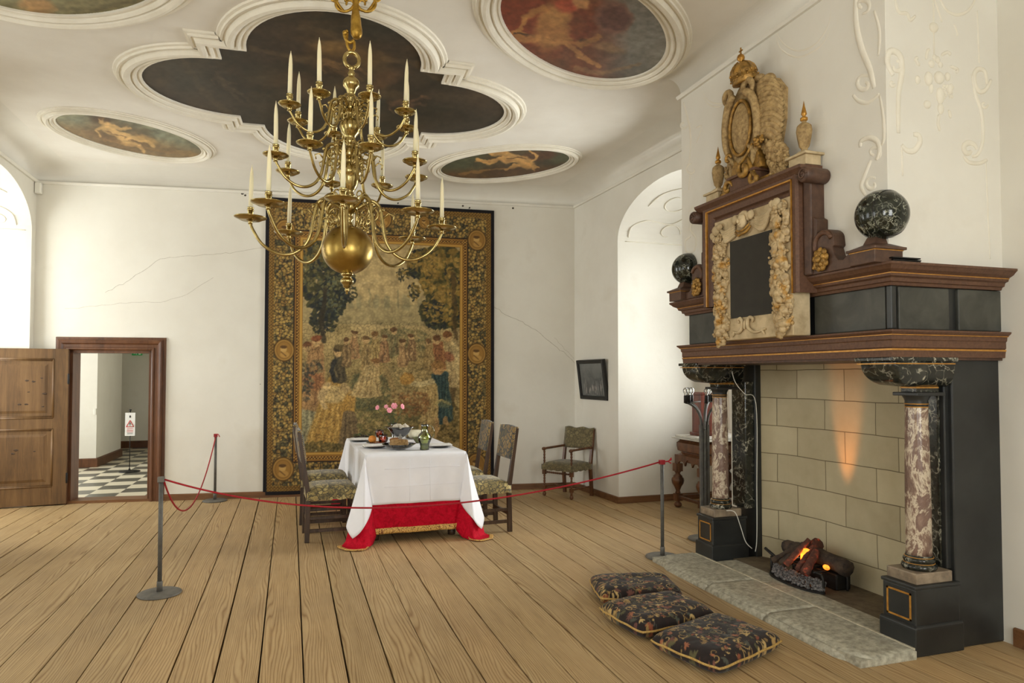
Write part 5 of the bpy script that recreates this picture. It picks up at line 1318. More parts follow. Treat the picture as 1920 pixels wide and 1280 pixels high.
def square_leg(b,x,y,z0,z1,h=.021,lean=0.0):
    b.taper((x,y,z0),(h,h),(x+lean,y,z1),(h*.95,h*.95))
def side_chair(loc, rz, label):
    """faces +x locally; origin at centre of seat on floor"""
    c=empty('side_chair',loc,rz); tag(c,label,'chair','tapestry covered chairs at the table')
    sx,sy=.205,.205
    for (x,y) in ((sx,-sy),(sx,sy)): b=MB(); square_leg(b,x,y,0,.41); b.build('leg',m_darkoak,c,.003)
    for y in (-sy,sy):
        b=MB(); b.taper((-sx-.01,y,0),(.021,.021),(-sx,y,.42),(.021,.020)); b.taper((-sx,y,.42),(.021,.020),(-sx-.085,y,.99),(.015,.018)); b.build('back_post',m_darkoak,c,.003)
    b=MB(); 
    for y in (-sy,sy): b.box(-sx,sx,y-.013,y+.013,.085,.115); b.box(-sx,sx,y-.013,y+.013,.20,.228)
    b.box(sx-.013,sx+.013,-sy,sy,.30,.335); b.box(-sx-.013,-sx+.013,-sy,sy,.16,.19); b.box(sx-.013,sx+.013,-sy,sy,.16,.188); b.build('stretcher',m_darkoak,c,.002)
    b=MB(); b.box(-sx,sx,-sy,sy,.375,.405); b.build('seat_rail',m_darkoak,c)
    # domed seat with skirt
    b=MB(); n=14; vs=[];
    X0,X1,Y0=-sx-.015,sx+.035,sy+.03
    for j in range(n+1):
        for i in range(n+1):
            x=X0+(X1-X0)*i/n; y=-Y0+2*Y0*j/n; e=min(i,n-i,2.2)/2.2; f=min(j,n-j,2.2)/2.2
            vs.append((x,y,.445+.05*math.sqrt(max(0,min(e,f)))*1+.014*sin(pi*i/n)*sin(pi*j/n)))
    fs=[(j*(n+1)+i,j*(n+1)+i+1,(j+1)*(n+1)+i+1,(j+1)*(n+1)+i) for j in range(n) for i in range(n)]
    rim=[i for i in range(n+1)]+[k*(n+1)+n for k in range(1,n+1)]+[n*(n+1)+i for i in range(n-1,-1,-1)]+[k*(n+1) for k in range(n-1,0,-1)]
    m0=len(vs); vs+=[(vs[r][0],vs[r][1],.375+.006*sin(k*1.9)) for k,r in enumerate(rim)]
    for k in range(len(rim)): fs.append((rim[k],rim[(k+1)%len(rim)],m0+(k+1)%len(rim),m0+k))
    b.add(vs,fs,True); seat=b.build('seat',m_uph,c)
    b=MB()
    for k,r in enumerate(rim):
        v=vs[r]; b.sph((v[0]*1.004,v[1]*1.004,.384),.0042,(1,1,1),6,4)
    b.build('nailheads',m_nail,seat)
    # upholstered back
    b=MB(); n=10; vs=[];
    zb0,zb1=.69,1.00
    def bx(z): return -sx-.085*(z-.42)/.61
    for side_ in (1,-1):
        for j in range(n+1):
            for i in range(n+1):
                y=-sy-.012+2*(sy+.012)*i/n; z=zb0+(zb1-zb0)*j/n+(.012*sin(pi*i/n) if j==n else 0)
                e=min(i,n-i,2)/2; f=min(j,n-j,2)/2
                vs.append((bx(z)+side_*(.014+.016*math.sqrt(min(e,f))),y,z))
    k=(n+1)**2; fs=[]
    for s__ in (0,k): fs+=[(s__+j*(n+1)+i,s__+j*(n+1)+i+1,s__+(j+1)*(n+1)+i+1,s__+(j+1)*(n+1)+i) for j in range(n) for i in range(n)]
    for a,b2 in zip(rim_:=[i for i in range(n+1)]+[q_*(n+1)+n for q_ in range(1,n+1)]+[n*(n+1)+i for i in range(n-1,-1,-1)]+[q_*(n+1) for q_ in range(n-1,0,-1)], rim_[1:]+rim_[:1]): fs.append((a,b2,b2+k,a+k))
    b.add(vs,fs,True); bk=b.build('backrest',m_uphback,c)
    b=MB()
    for j in range(20):
        z=zb0+(zb1-zb0)*j/19
        for s_ in (-1,1):
            for w in (.013,-.013): b.sph((bx(z)+w,s_*(sy+.014),z),.0045,(1,1,1),6,4)
    b.build('nailheads',m_nail,bk)
    return c
ch0=side_chair((.36,6.725,0),math.radians(2),'tapestry covered chair at the left of the table, nearest the camera')
def place(src,loc,rz,label):
    c=src.copy(); COL.objects.link(c); c.location=loc; c.rotation_euler=(0,0,rz); c['label']=label
    for x in [o for o in bpy.data.objects if o.parent==src]:
        d=x.copy(); COL.objects.link(d); d.parent=c
        for y in [o for o in bpy.data.objects if o.parent==x]: e=y.copy(); COL.objects.link(e); e.parent=d
    return c
place(ch0,(.335,7.50,0),math.radians(-1),'tapestry covered chair at the left of the table, behind the nearer left one')
place(ch0,(1.80,6.575,0),math.radians(183),'tapestry covered chair right of the table, its back seen against the white wall')
place(ch0,(1.785,7.35,0),math.radians(178),'tapestry covered chair at the right of the table, its back seen against the tapestry')

# armchair in the corner ------------------------------------------------
def twist(b,p0,p1,r=.016,bead=.034):
    p0=Vector(p0);p1=Vector(p1);L_=(p1-p0).length; n=max(2,int(L_/bead)); prof=[]
    for i in range(n):
        for (t,k) in ((.0,.62),(.25,.9),(.5,1.0),(.75,.9)): prof.append((r*k,(i+t)*L_/n))
    prof.append((r*.62,L_)); b.lathe(prof,12,p0,True,(p1-p0))
ac=empty('armchair',(3.30,8.02,0),math.radians(210)); ac.scale=(.9,.9,.92); tag(ac,'small carved armchair with barley-twist arms and olive upholstery, in the far right corner','armchair')
W_,D_=.235,.215
for y in (-W_,W_):
    b=MB(); b.box(D_-.022,D_+.022,y-.022,y+.022,.10,.15); b.sph((D_,y,.035),.026,(1,1,1.2),12,8); b.lathe([(.018,.06),(.014,.08),(.02,.10)],12,(D_,y,0)); twist(b,(D_,y,.15),(D_,y,.30)); b.box(D_-.022,D_+.022,y-.022,y+.022,.30,.40); twist(b,(D_,y,.42),(D_,y,.62)); b.build('leg',m_walnut,ac)
    b=MB(); b.taper((-D_-.03,y,0),(.021,.021),(-D_,y,.40),(.021,.021)); b.taper((-D_,y,.40),(.021,.021),(-D_-.08,y,.90),(.016,.018)); b.build('back_post',m_walnut,ac,.003)
    b=MB(); twist(b,(-D_-.035,y,.655),(D_-.02,y,.645),.017); b.sph((D_+.01,y,.642),.030,(1.2,.95,.8),12,8); b.tube([(D_+.012+.016*cos(a),y,.628+.016*sin(a)) for a in (0,1,2,3,4,5)],.008,6); b.build('arm_rest',m_walnut,ac)
b=MB(); twist(b,(D_,-W_,.33),(D_,W_,.33),.014); b.build('front_stretcher',m_walnut,ac)
b=MB(); 
for y in (-W_,W_): twist(b,(-D_,y,.13),(D_,y,.13),.013)
twist(b,(0,-W_,.13),(0,W_,.13),.013); b.build('stretcher',m_walnut,ac)
b=MB(); n=12; vs=[]
for j in range(n+1):
    for i in range(n+1):
        x=-D_-.01+(2*D_+.045)*i/n; y=-W_-.025+2*(W_+.025)*j/n; e=min(i,n-i,2)/2; f=min(j,n-j,2)/2
        vs.append((x,y,.435+.035*math.sqrt(min(e,f))+.015*sin(pi*i/n)*sin(pi*j/n)))
fs=[(j*(n+1)+i,j*(n+1)+i+1,(j+1)*(n+1)+i+1,(j+1)*(n+1)+i) for j in range(n) for i in range(n)]
rim=[i for i in range(n+1)]+[k*(n+1)+n for k in range(1,n+1)]+[n*(n+1)+i for i in range(n-1,-1,-1)]+[k*(n+1) for k in range(n-1,0,-1)]
m0=len(vs); vs+=[(vs[r][0],vs[r][1],.365+.006*sin(k*2.3)) for k,r in enumerate(rim)]
for k in range(len(rim)): fs.append((rim[k],rim[(k+1)%len(rim)],m0+(k+1)%len(rim),m0+k))
b.add(vs,fs,True); b.build('seat',m_upharm,ac)
b=MB(); n=10; vs=[]
def bx2(z): return -D_-.08*(z-.40)/.56
for side_ in (1,-1):
    for j in range(n+1):
        for i in range(n+1):
            y=-W_-.01+2*(W_+.01)*i/n; z=.63+.285*j/n+(.010*sin(i*1.3) if j==n else 0); e=min(i,n-i,2)/2; f=min(j,n-j,2)/2
            vs.append((bx2(z)+side_*(.018+.016*math.sqrt(min(e,f))),y,z))
k=(n+1)**2; fs=[]
for s__ in (0,k): fs+=[(s__+j*(n+1)+i,s__+j*(n+1)+i+1,s__+(j+1)*(n+1)+i+1,s__+(j+1)*(n+1)+i) for j in range(n) for i in range(n)]
rr=[i for i in range(n+1)]+[q_*(n+1)+n for q_ in range(1,n+1)]+[n*(n+1)+i for i in range(n-1,-1,-1)]+[q_*(n+1) for q_ in range(n-1,0,-1)]
for a,b2 in zip(rr,rr[1:]+rr[:1]): fs.append((a,b2,b2+k,a+k))
b.add(vs,fs,True); b.build('backrest',m_upharm,ac)

# ---- things on the table ----
Z=TZ+.0155
def T(px,py,z=Z): p=at_z(px,py,z); return (p.x,p.y,z)
def plate(px,py,r,label,napkin=True):
    c=T(px,py); e=empty('plate',c); tag(e,label,'plate','dark plates with white napkins')
    MB().lathe([(0,.001),(r*.55,.001),(r*.7,.006),(r,.014),(r*1.01,.017),(r*.97,.018),(r*.68,.010),(r*.5,.006),(0,.006)],32).build('dish',m_plate,e)
    if napkin:
        q=random.Random(int(px)); b=MB(); vs=[]; n=8
        for s__ in (0,1):
            for j in range(n+1):
                for i in range(n+1): vs.append(((i/n-.5)*r*1.9,(j/n-.5)*r*1.15,.0185+.012*s__+.006*q.random()*s__))
        k=(n+1)**2; fs=[(k+j*(n+1)+i,k+j*(n+1)+i+1,k+(j+1)*(n+1)+i+1,k+(j+1)*(n+1)+i) for j in range(n) for i in range(n)]
        rr=[i for i in range(n+1)]+[q_*(n+1)+n for q_ in range(1,n+1)]+[n*(n+1)+i for i in range(n-1,-1,-1)]+[q_*(n+1) for q_ in range(n-1,0,-1)]
        for a,b2 in zip(rr,rr[1:]+rr[:1]): fs.append((a,b2,b2+k,a+k))
        b.add(vs,fs,True); nk=b.build('folded_napkin',m_platewhite); nk.location=c; nk.rotation_euler=(0,0,q.uniform(-.2,.2)); tag(nk,'white folded napkin on the '+label.split(' napkin ')[0] if False else NAP[label],'napkin','white napkins on the plates')
    return e
NAP={'dark plate on the white cloth at the near left of the table':'white folded napkin on the plate at the near left of the table',
 'dark plate on the white cloth, beside the orange':'white folded napkin on the plate beside the orange',
 'dark plate on the white cloth, right of the green glass jug':'white folded napkin on the plate right of the green glass jug'}
plate(704,839,.125,'dark plate on the white cloth at the near left of the table')
plate(677,827,.12,'dark plate on the white cloth, beside the orange')
plate(824,838,.12,'dark plate on the white cloth, right of the green glass jug')
# dark dish with grapes, back left
c=T(680,823); e=empty('dark_dish',c); tag(e,'dark dish heaped with grapes and leaves at the far left corner of the table','dish')
MB().lathe([(0,.001),(.07,.001),(.125,.012),(.128,.016),(.09,.008),(0,.006)],28).build('dish',m_plate,e)
q=random.Random(2); b=MB()
for i in range(60):
    a=q.uniform(0,2*pi); k=math.sqrt(q.random())*.085; b.sph((k*cos(a),k*sin(a),.018+.035*q.random()*(1-k/.1)),.0105,(1,1,1),8,6)
o=b.build('grapes',m_grape); o.location=c; tag(o,'bunch of dark grapes in the dish at the far left of the table','grapes')
b=MB()
for i in range(12):
    a=q.uniform(0,2*pi); k=.06+.03*q.random(); b.sph((k*cos(a),k*sin(a),.04+.02*q.random()),.028,(1,.6,.12),8,5,Matrix.Rotation(a,3,'Z')@Matrix.Rotation(.5,3,'Y'))
o=b.build('vine_leaves',m_leaf); o.location=c; tag(o,'green vine leaves lying over the dark grapes','leaves')
# amber glass plate with orange and glasses
c=T(706,832); e=tag(MB().lathe([(0,.002),(.06,.002),(.105,.018),(.108,.02),(.104,.022),(.06,.008),(0,.006)],28).build('amber_plate',m_gamber,None,loc=c),'reddish glass plate holding the orange and amber glassware','plate')
b=MB(); b.sph((0,0,0),.041,(1,1,.94),22,16); o=b.build('orange',m_orange,None,loc=(c[0]-.045,c[1]-.01,c[2]+.052)); tag(o,'orange fruit on the reddish glass plate','orange')
def goblet(x,y,z,h,r,m,label,seg=24):
    k=MB(); k.lathe([(0,0),(r*.7,0),(r*.72,.004),(.008,.010),(.006,h*.3),(.010,h*.36),(r*.75,h*.45),(r*.98,h*.6),(r,h*.8),(r*.96,h),(r*.92,h),(r*.94,h*.8),(r*.9,h*.6),(r*.65,h*.48),(0,h*.42)],seg)
    return tag(k.build('goblet',m,None,loc=(x,y,z)),label,'glass')
goblet(c[0]+.035,c[1]+.05,c[2]+.008,.135,.045,m_gamber,'amber glass goblet rising above the orange')
k=MB(); k.lathe([(0,0),(.03,0),(.045,.02),(.05,.045),(.042,.07),(.045,.085),(.041,.085),(.038,.07),(.045,.045),(.04,.02),(0,.006)],24); tag(k.build('glass_beaker',m_gamber,None,loc=(c[0]+.068,c[1]-.01,c[2]+.01)),'squat red-amber glass beaker right of the orange','glass')
k=MB(); k.sph((0,0,0),.04,(1.7,.8,.6),16,10); tag(k.build('bread_roll',m_bread,None,loc=T(742,824,Z+.024)),'brown bread roll behind the glass footed bowl','bread')
# glass bowl with straw ring and footed bowl of garlic
c=T(748,842); e=tag(MB().lathe([(0,.002),(.05,.002),(.095,.018),(.122,.040),(.125,.043),(.120,.044),(.09,.022),(.045,.008),(0,.007)],36).build('glass_bowl',m_gclear,None,loc=c),'shallow clear glass bowl at the near edge of the table','bowl'); e.scale=(1.3,1.3,1.25)
b=MB(); b.lathe([(.052,.012),(.070,.014),(.073,.03),(.071,.075),(.064,.082),(.050,.080),(.052,.012)],36,lobes=18,amp=.03); _s=b.build('straw_ring',m_straw,None,loc=c); _s.scale=(1.2,1.2,1.1); tag(_s,'plaited straw ring standing in the shallow glass bowl','straw ring')
c2=T(752,834)
k=MB(); k.lathe([(0,0),(.055,0),(.058,.006),(.02,.02),(.012,.05),(.016,.06),(.035,.07),(.06,.09),(.078,.12),(.10,.150),(.128,.158),(.126,.162),(.096,.154),(.073,.122),(.055,.095),(.03,.078),(0,.074)],36,lobes=8,amp=.02)
fb=tag(k.build('footed_bowl',m_gclear,None,loc=(c2[0],c2[1]+.06,c2[2])),'tall clear glass footed bowl holding pale garlic bulbs','bowl'); fb.scale=(1.3,1.3,1.15)
q=random.Random(6)
for i,(x,y,z,r) in enumerate(((-.042,-.01,.158,.028),(.036,-.02,.160,.030),(-.005,.035,.160,.028),(.005,-.05,.150,.026),(.0,.0,.125,.030),(.06,.03,.150,.024))):
    b=MB(); b.lathe([(0,-r*.8),(r*.6,-r*.75),(r,-r*.2),(r*.9,r*.4),(r*.4,r*.8),(r*.16,r*1.15),(0,r*1.25)],16,(0,0,0),True,(q.uniform(-.8,.8),q.uniform(-.8,.8),1),lobes=7,amp=.05)
    o=b.build('garlic_bulb',m_egg,None,loc=(c2[0]+x*1.25,c2[1]+.06+y*1.25,c2[2]+z*1.15+.002)); tag(o,'pale garlic bulb heaped in the tall glass footed bowl','garlic','garlic bulbs in the footed glass bowl')
# green glass jug
c=T(796,843); jg=empty('glass_jug',c); jg.scale=(1.22,1.22,1.12); tag(jg,'green glass jug with a handle, at the near right of the table','jug')
MB().lathe([(0,.002),(.036,.002),(.038,.006),(.034,.03),(.040,.055),(.052,.085),(.054,.105),(.046,.13),(.028,.15),(.024,.17),(.025,.20),(.032,.218),(.029,.218),(.021,.20),(.020,.17),(.024,.153),(.042,.13),(.050,.105),(.048,.085),(.036,.055),(.030,.03),(0,.010)],32).build('jug_body',m_ggreen,jg)
MB().lathe([(0,.011),(.030,.011),(.0305,.03),(.035,.053),(.0,.053)],24).build('green_liquid',m_liqgreen,jg)
b=MB(); b.tube(smooth_path([(.024,0,.20),(.05,0,.205),(.072,0,.17),(.075,0,.125),(.052,0,.095)],5),.005,8); b.build('jug_handle',m_ggreen,jg)
# green bowl, white cheese
c=T(786,830); tag(MB().lathe([(0,0),(.035,0),(.04,.01),(.06,.035),(.07,.06),(.066,.06),(.055,.036),(.03,.014),(0,.012)],28).build('green_bowl',m_greendish,None,loc=c),'small green glazed bowl behind the green jug','bowl')
c=T(778,822); tag(MB().lathe([(0,.002),(.08,.002),(.11,.014),(.107,.018),(.07,.008),(0,.008)],28).build('glass_plate',m_gclear,None,loc=c),'clear glass plate under the white loaf of cheese','plate')
b=MB(); b.box(-.07,.075,-.05,.05,.01,.10); o=b.build('white_cheese',m_cheese,None,.028,4,loc=c); o.rotation_euler=(0,0,.2); tag(o,'rounded block of white cheese on a clear glass plate','cheese')
# vase with pink roses
c=at_y(738,800,7.72); c=(c.x,c.y,Z); vz=empty('glass_vase',c); tag(vz,'slim clear glass vase at the far end of the table','vase')
MB().lathe([(0,.0),(.028,0),(.03,.006),(.018,.02),(.022,.08),(.03,.15),(.038,.185),(.035,.185),(.027,.15),(.019,.08),(.014,.024),(0,.014)],24).build('vase_body',m_gclear,vz)
fl_=empty('rose_bunch',(c[0],c[1],c[2]+.02)); tag(fl_,'bunch of pink roses in the slim glass vase','flowers')
q=random.Random(12); base=Vector((c[0],c[1],c[2]+.02))
ros=[(708,764,.026,-1.1),(724,762,.022,-.4),(730,769,.030,.1),(739,761,.034,0),(754,762,.030,1.0)]
b=MB()
for (x,y,r,t) in ros:
    p=at_y(x,y,c[1]+q.uniform(-.03,.02))-base
    b.tube(smooth_path([Vector((q.uniform(-.008,.008),0,0)),Vector((p.x*.25,p.y*.2,.14)),p-Vector((0,0,.02))],6),.0028,6)
b.build('stem',m_leaf,fl_)
for i,(x,y,r,t) in enumerate(ros):
    p=at_y(x,y,c[1]+q.uniform(-.03,.02))-base; b=MB(); ax=Vector((t,-1.0,.35)).normalized()
    rot=Vector((0,0,1)).rotation_difference(ax).to_matrix()
    for k in range(6):
        a=2*pi*k/6; b.sph(p+rot@Vector((r*.55*cos(a),r*.55*sin(a),0)),r*.62,(1,.85,.28),10,7,rot@Matrix.Rotation(a,3,'Z')@Matrix.Rotation(-.5,3,'Y'))
    for k in range(4):
        a=2*pi*k/4+.5; b.sph(p+rot@Vector((r*.25*cos(a),r*.25*sin(a),.006)),r*.42,(1,.8,.4),9,6,rot@Matrix.Rotation(a,3,'Z')@Matrix.Rotation(-.7,3,'Y'))
    b.sph(p+rot@Vector((0,0,.008)),r*.25,(1,1,1),8,6); b.build('rose',m_pink,fl_)
b=MB()
for i in range(26):
    z=q.uniform(.12,.27); a=q.uniform(0,2*pi); k=q.uniform(.01,.10)*(z-.05)/.2; b.sph((k*cos(a),k*sin(a)*.7,z),q.uniform(.014,.026),(1,.55,.12),8,5,Matrix.Rotation(q.uniform(0,6),3,'Z')@Matrix.Rotation(q.uniform(-1,1),3,'Y'))
b.build('leaf_spray',m_leaf,fl_)
# ================================================================== TAPESTRY
tp=empty('wall_tapestry',(1.1,back_y(1.1),0)); tag(tp,'large figurative woven tapestry with a fruit border and black edge, hanging on the back wall','tapestry')
xa,xb,za,zb=-.312,2.545,.03,3.725
nx,ny=360,470
U,Vv=np.meshgrid(np.linspace(0,1,nx),np.linspace(0,1,ny)); U=U.ravel();Vv=Vv.ravel()
X_=xa+(xb-xa)*U; slope=-.045*U; Z_=za+(zb-za+slope)*Vv
wave=.010*np.sin(U*19+Vv*2)*(1-Vv*.6)+.012
Y_=9.038-.1243*X_-wave-.006
P=np.stack([X_,Y_,Z_],1); tx,ty=project_np(P)
# straighten: paint in photo-like coordinates
xu=498+429*U; yv=368+562*(1-Vv)
wq=Paint(xu,yv,(0,0,0)); wx=(wq.vn(12,12,61,3)-.5)*6.5; wy=(wq.vn(12,12,62,3)-.5)*6.5
xo,yo=xu,yv; p=Paint(xu+wx,yv+wy,(152,130,84))
f1,f2,cid=p.worley(6.5); e=f2-f1
def box_mask(x0,x1,y0,y1): return (xu>x0)&(xu<x1)&(yv>y0)&(yv<y1)
scene_=box_mask(566,864,446,852)
# sky and ground of the scene
n1=p.vn(40,30,1,5); n2=p.vn(9,9,2,4); n3=p.vn(90,60,3,3)
base=np.where((yv<640)[:,None],np.array([[172,152,108]]),np.array([[148,130,84]]))
p.C[:]=base
t=np.clip((yv-590)/80,0,1); p.C=np.array([186,166,122])*(1-t[:,None])+np.array([172,150,102])*t[:,None]
p.put(np.clip((n1-.48)*3.5,0,1)*np.clip((yv-560)/60,0,1)*.55,(118,106,68)); p.put(np.clip((n3-.5)*3,0,1)*np.clip((yv-600)/90,0,1)*.35,(96,94,64))
# faint distant town and hills
p.put(np.clip((np.sin(xu*.05)*8+568-abs(0)-0 - (575-yv*0))/1,0,0),(0,0,0))
p.put(((yv>560+6*np.sin(xu*.06))&(yv<606)).astype(float)*.40,(132,126,96))
for (x,w,h_) in ((688,4,34),(700,10,20),(720,14,16),(742,5,30),(756,16,20),(782,10,15),(668,12,14),(652,10,10)): p.line([(x,570),(x,570-h_)],w*.5,(128,126,100),.55)
p.line([(664,528),(700,524)],1.4,(196,178,136),.7); p.line([(688,518),(712,522)],1.2,(196,178,136),.6)
# foliage masses
dk=[(30,38,46),(38,46,44),(48,52,40),(60,62,40),(26,32,42)]; gd=[(108,92,44),(128,106,50),(92,84,44),(70,70,40),(146,118,56)]
p.leaves(600,520,44,58,520,6,dk+[(70,70,48),(92,88,56)],.85,1); p.leaves(618,556,26,42,260,5,dk,.9,2); p.leaves(592,470,34,26,200,5,gd+dk,.8,3); p.leaves(640,510,18,30,120,5,dk+[(84,80,52)],.8,4)
p.leaves(826,500,44,58,620,7,gd+dk[2:4],.85,5); p.leaves(790,478,34,24,240,5,gd+dk,.8,6); p.leaves(820,575,36,36,360,6,dk+[(58,62,44)],.85,7); p.leaves(848,540,20,70,260,6,gd+dk,.85,8); p.leaves(770,500,16,12,60,4,dk,.8,9)
og=[(150,122,62),(170,140,76),(132,108,54),(110,100,56)]
p.leaves(826,505,42,52,240,4.2,og,.8,31); p.leaves(786,480,30,18,110,3.6,og,.8,32); p.leaves(820,570,34,30,110,3.6,og,.75,33); p.leaves(600,500,40,44,150,3.4,[(96,96,64),(120,112,72),(84,92,72)],.75,34); p.leaves(618,556,24,38,90,3,[(84,96,88),(110,110,76)],.7,35); p.leaves(650,545,14,20,60,3.2,dk,.8,36); p.leaves(770,540,12,18,50,3.2,dk+og,.8,37); p.leaves(750,505,14,12,40,3,dk+og,.8,38)
p.leaves(604,600,26,26,170,4,dk,.85,10); p.line([(606,540),(600,600),(604,640)],5,(44,40,34),.8); p.line([(846,500),(852,640),(846,760)],5,(70,56,36),.7)
p.leaves(720,790,110,34,520,5,[(116,108,66),(96,96,62),(134,118,74),(84,84,56)],.5,11); p.leaves(690,735,40,40,260,5,[(92,96,66),(74,84,64),(110,104,70)],.6,12); p.leaves(745,640,60,30,260,4,[(112,108,74),(92,96,72),(130,118,80)],.5,13)
p.leaves(830,790,40,34,200,5,[(96,84,46),(70,62,38),(130,112,66)],.7,14); p.leaves(720,690,90,60,300,4,[(116,100,64),(146,126,84),(86,80,54)],.45,15)
# figures
def robe(cx,top,bot,w0,w1,col,shade,hi,lean=0,folds=7,seed=0):
    q=random.Random(seed); n=14
    for i in range(n+1):
        t=i/n; x=cx+lean*t; p.ell(x,top+(bot-top)*t,w0+(w1-w0)*t,(bot-top)/n*1.6,col,0,.2,.95)
    for k in range(folds):
        s_=-1+2*(k+.5)/folds; pts=[(cx+lean*t+s_*(w0+(w1-w0)*t)*.85+q.uniform(-1.5,1.5),top+(bot-top)*t) for t in (0,.25,.5,.75,1)]
        p.line([(x_+q.uniform(-3,3),y_) for x_,y_ in pts],1.1,shade if k%2 else hi,q.uniform(.25,.7),2.4)
def head(x,y,r,col,hair,hx=0,hy=-1):
    p.ell(x,y,r,r*1.2,col,0,.25,1); p.ell(x+hx*r*.5,y+hy*r*.7,r*1.15,r*.75,hair,0,.3,.95); p.ell(x-.3*r,y+.1*r,r*.15,r*.1,(70,50,34),0,.4,.9)
sk=(190,158,112)
# left group
robe(580,690,838,12,34,(150,148,120),(84,84,70),(190,180,144),-8,8,1); p.put(((abs(xu-580)<26)&(yv>760)&(yv<800)).astype(float)*0,(0,0,0))
robe(590,650,760,14,24,(162,126,86),(116,84,58),(184,146,102),-6,6,2); head(592,640,8,sk,(128,72,46)); head(574,652,7,sk,(96,60,40)); p.ell(585,716,20,18,(148,92,62),0,.4,.6)
robe(626,716,830,16,40,(176,140,74),(116,82,38),(214,178,104),-14,9,3); p.ell(622,742,24,16,(202,178,128),.2,.3,.85); head(627,704,9,(186,150,104),(170,146,102)); p.line([(612,724),(600,745),(606,765)],7,(200,174,128),.9); p.line([(640,726),(654,742),(656,764)],8,(190,164,118),.9)
p.ell(650,770,12,34,(184,140,66),.15,.3,.8); robe(650,780,840,12,20,(112,96,72),(72,60,46),(136,118,86),2,6,4)
robe(632,668,716,9,14,(72,66,52),(36,36,36),(110,100,76),0,4,5); head(630,660,8,sk,(60,50,38)); p.ell(636,652,14,6,(92,80,52),.3,.3,.95); p.line([(624,676),(618,696),(624,716)],5,(34,38,44),.9)
for (x,y) in ((572,700),(568,740),(590,690),(576,720)): p.leaves(x,y,10,16,24,4,[(60,64,60),(120,110,80),(40,46,50)],.6,int(x+y))
# centre figures
robe(700,640,700,8,16,(170,146,94),(110,92,60),(196,172,118),-3,6,6); head(697,628,6,sk,(110,80,48)); robe(682,646,690,7,12,(150,126,84),(98,82,56),(178,156,110),0,5,7); head(681,636,5.5,sk,(92,70,46))
robe(692,690,742,14,30,(184,160,112),(120,98,64),(208,186,138),-10,8,8); head(700,680,7,sk,(120,84,50)); p.line([(716,690),(728,716),(736,740)],6,(156,132,88),.8)
for (x,y,c_) in ((716,632,(150,112,80)),(734,618,(116,112,80)),(750,640,(160,128,90)),(766,628,(132,104,74)),(660,625,(158,122,86)),(646,640,(120,100,70))): robe(x,y+8,y+44,6,10,c_,(90,70,50),(186,156,112),0,4,int(x)); head(x,y,5,sk,(90,64,42))
# right group
robe(846,640,720,12,18,(186,164,120),(120,100,70),(214,196,150),4,6,9); head(836,628,8,sk,(110,70,42)); p.ell(838,666,12,9,(136,74,56),.3,.5,.7); p.line([(848,640),(858,664),(852,690)],6,(200,180,134),.9)
robe(818,640,690,10,14,(140,92,62),(90,60,44),(170,120,82),0,5,10); head(815,634,7,sk,(90,60,40)); head(800,640,6,sk,(120,90,60)); robe(800,648,690,8,12,(146,122,80),(96,78,52),(172,150,104),0,5,11)
robe(822,704,790,16,24,(40,66,74),(22,38,48),(84,104,92),2,9,12); robe(806,728,812,10,20,(184,158,106),(128,104,66),(206,184,132),-6,7,13); head(818,690,11,(186,146,98),(140,104,62)); p.line([(806,716),(784,722),(764,718)],6,(206,188,142),.95); p.ell(758,712,13,12,(160,118,56),0,.25,.95); p.ell(756,709,8,7,(190,150,80),0,.5,.7)
p.line([(812,760),(824,752),(840,762)],3,(206,184,120),.9); p.ell(830,760,14,8,(104,112,88),0,.5,.6); p.line([(816,790),(818,822)],5,(190,152,104),.9); p.line([(832,788),(834,820)],5,(176,140,94),.9)
p.leaves(765,760,40,26,200,4,[(128,84,50),(150,104,62),(110,90,60)],.45,20); p.leaves(840,820,22,20,120,4,[(128,110,66),(80,72,44),(150,130,82)],.8,21); p.leaves(600,842,40,10,140,4,[(120,104,60),(80,74,44)],.7,22)
# etched weave contrast inside the scene
p.C=p.C*.88+np.array([160,138,92])*.12
k=1+.42*(n2-.5)+.16*(e[:]-.4); k2=1-.32*np.clip((.10-e)/.10,0,1)
C_scene=p.C*k[:,None]*np.where((yv>600),k2,1)[:,None]
n4=p.vn(16,16,8,3); ln=np.abs(np.sin((p.vn(14,14,9,3)*34)))
C_scene*= (1-.26*np.clip((.25-ln)/.25,0,1)*np.clip((yv-600)/30,0,1))[:,None]
# borders
bd=Paint(xu,yv,(150,124,66)); f1,f2,cid=bd.worley(6.0,9); e=f2-f1
leafc=np.where((cid<.4)[:,None],np.array([[176,148,86]]),np.where((cid<.62)[:,None],np.array([[138,116,66]]),np.where((cid<.8)[:,None],np.array([[150,120,68]]),np.array([[88,84,60]]))))
bd.C=leafc*(1.12-.55*f1)[:,None]; bd.put(np.clip((.16-e)/.08,0,1)*.85,(46,42,40)); curl=np.abs(np.sin(bd.vn(18,18,4,3)*30)); bd.put(np.clip((.22-curl)/.2,0,1)*.75,(40,38,38)); bd.put(np.clip((bd.vn(5,5,5,2)-.55)*4,0,1)*.4,(196,168,98))
d=np.minimum.reduce([xu-498,927-xu,yv-368,930-yv]) # distance from outer edge
dx=np.minimum(xu-498,927-xu); dy=np.minimum(yv-368,930-yv)
def band(a,b_): return (d>=a)&(d<b_)
Cb=bd.C.copy()
dots=((np.sin(xu*1.1)*np.sin(yv*1.1))>.15)
Cb[band(0,7)]=(24,22,28)
bb=band(7,16); Cb[bb]=np.where(dots[bb][:,None],(146,116,58),(104,80,44))
inn=((dx>=52)&(dy>=62)); inb=((dx>=52)&(dx<68)&(dy>=62))|((dy>=62)&(dy<78)&(dx>=52))
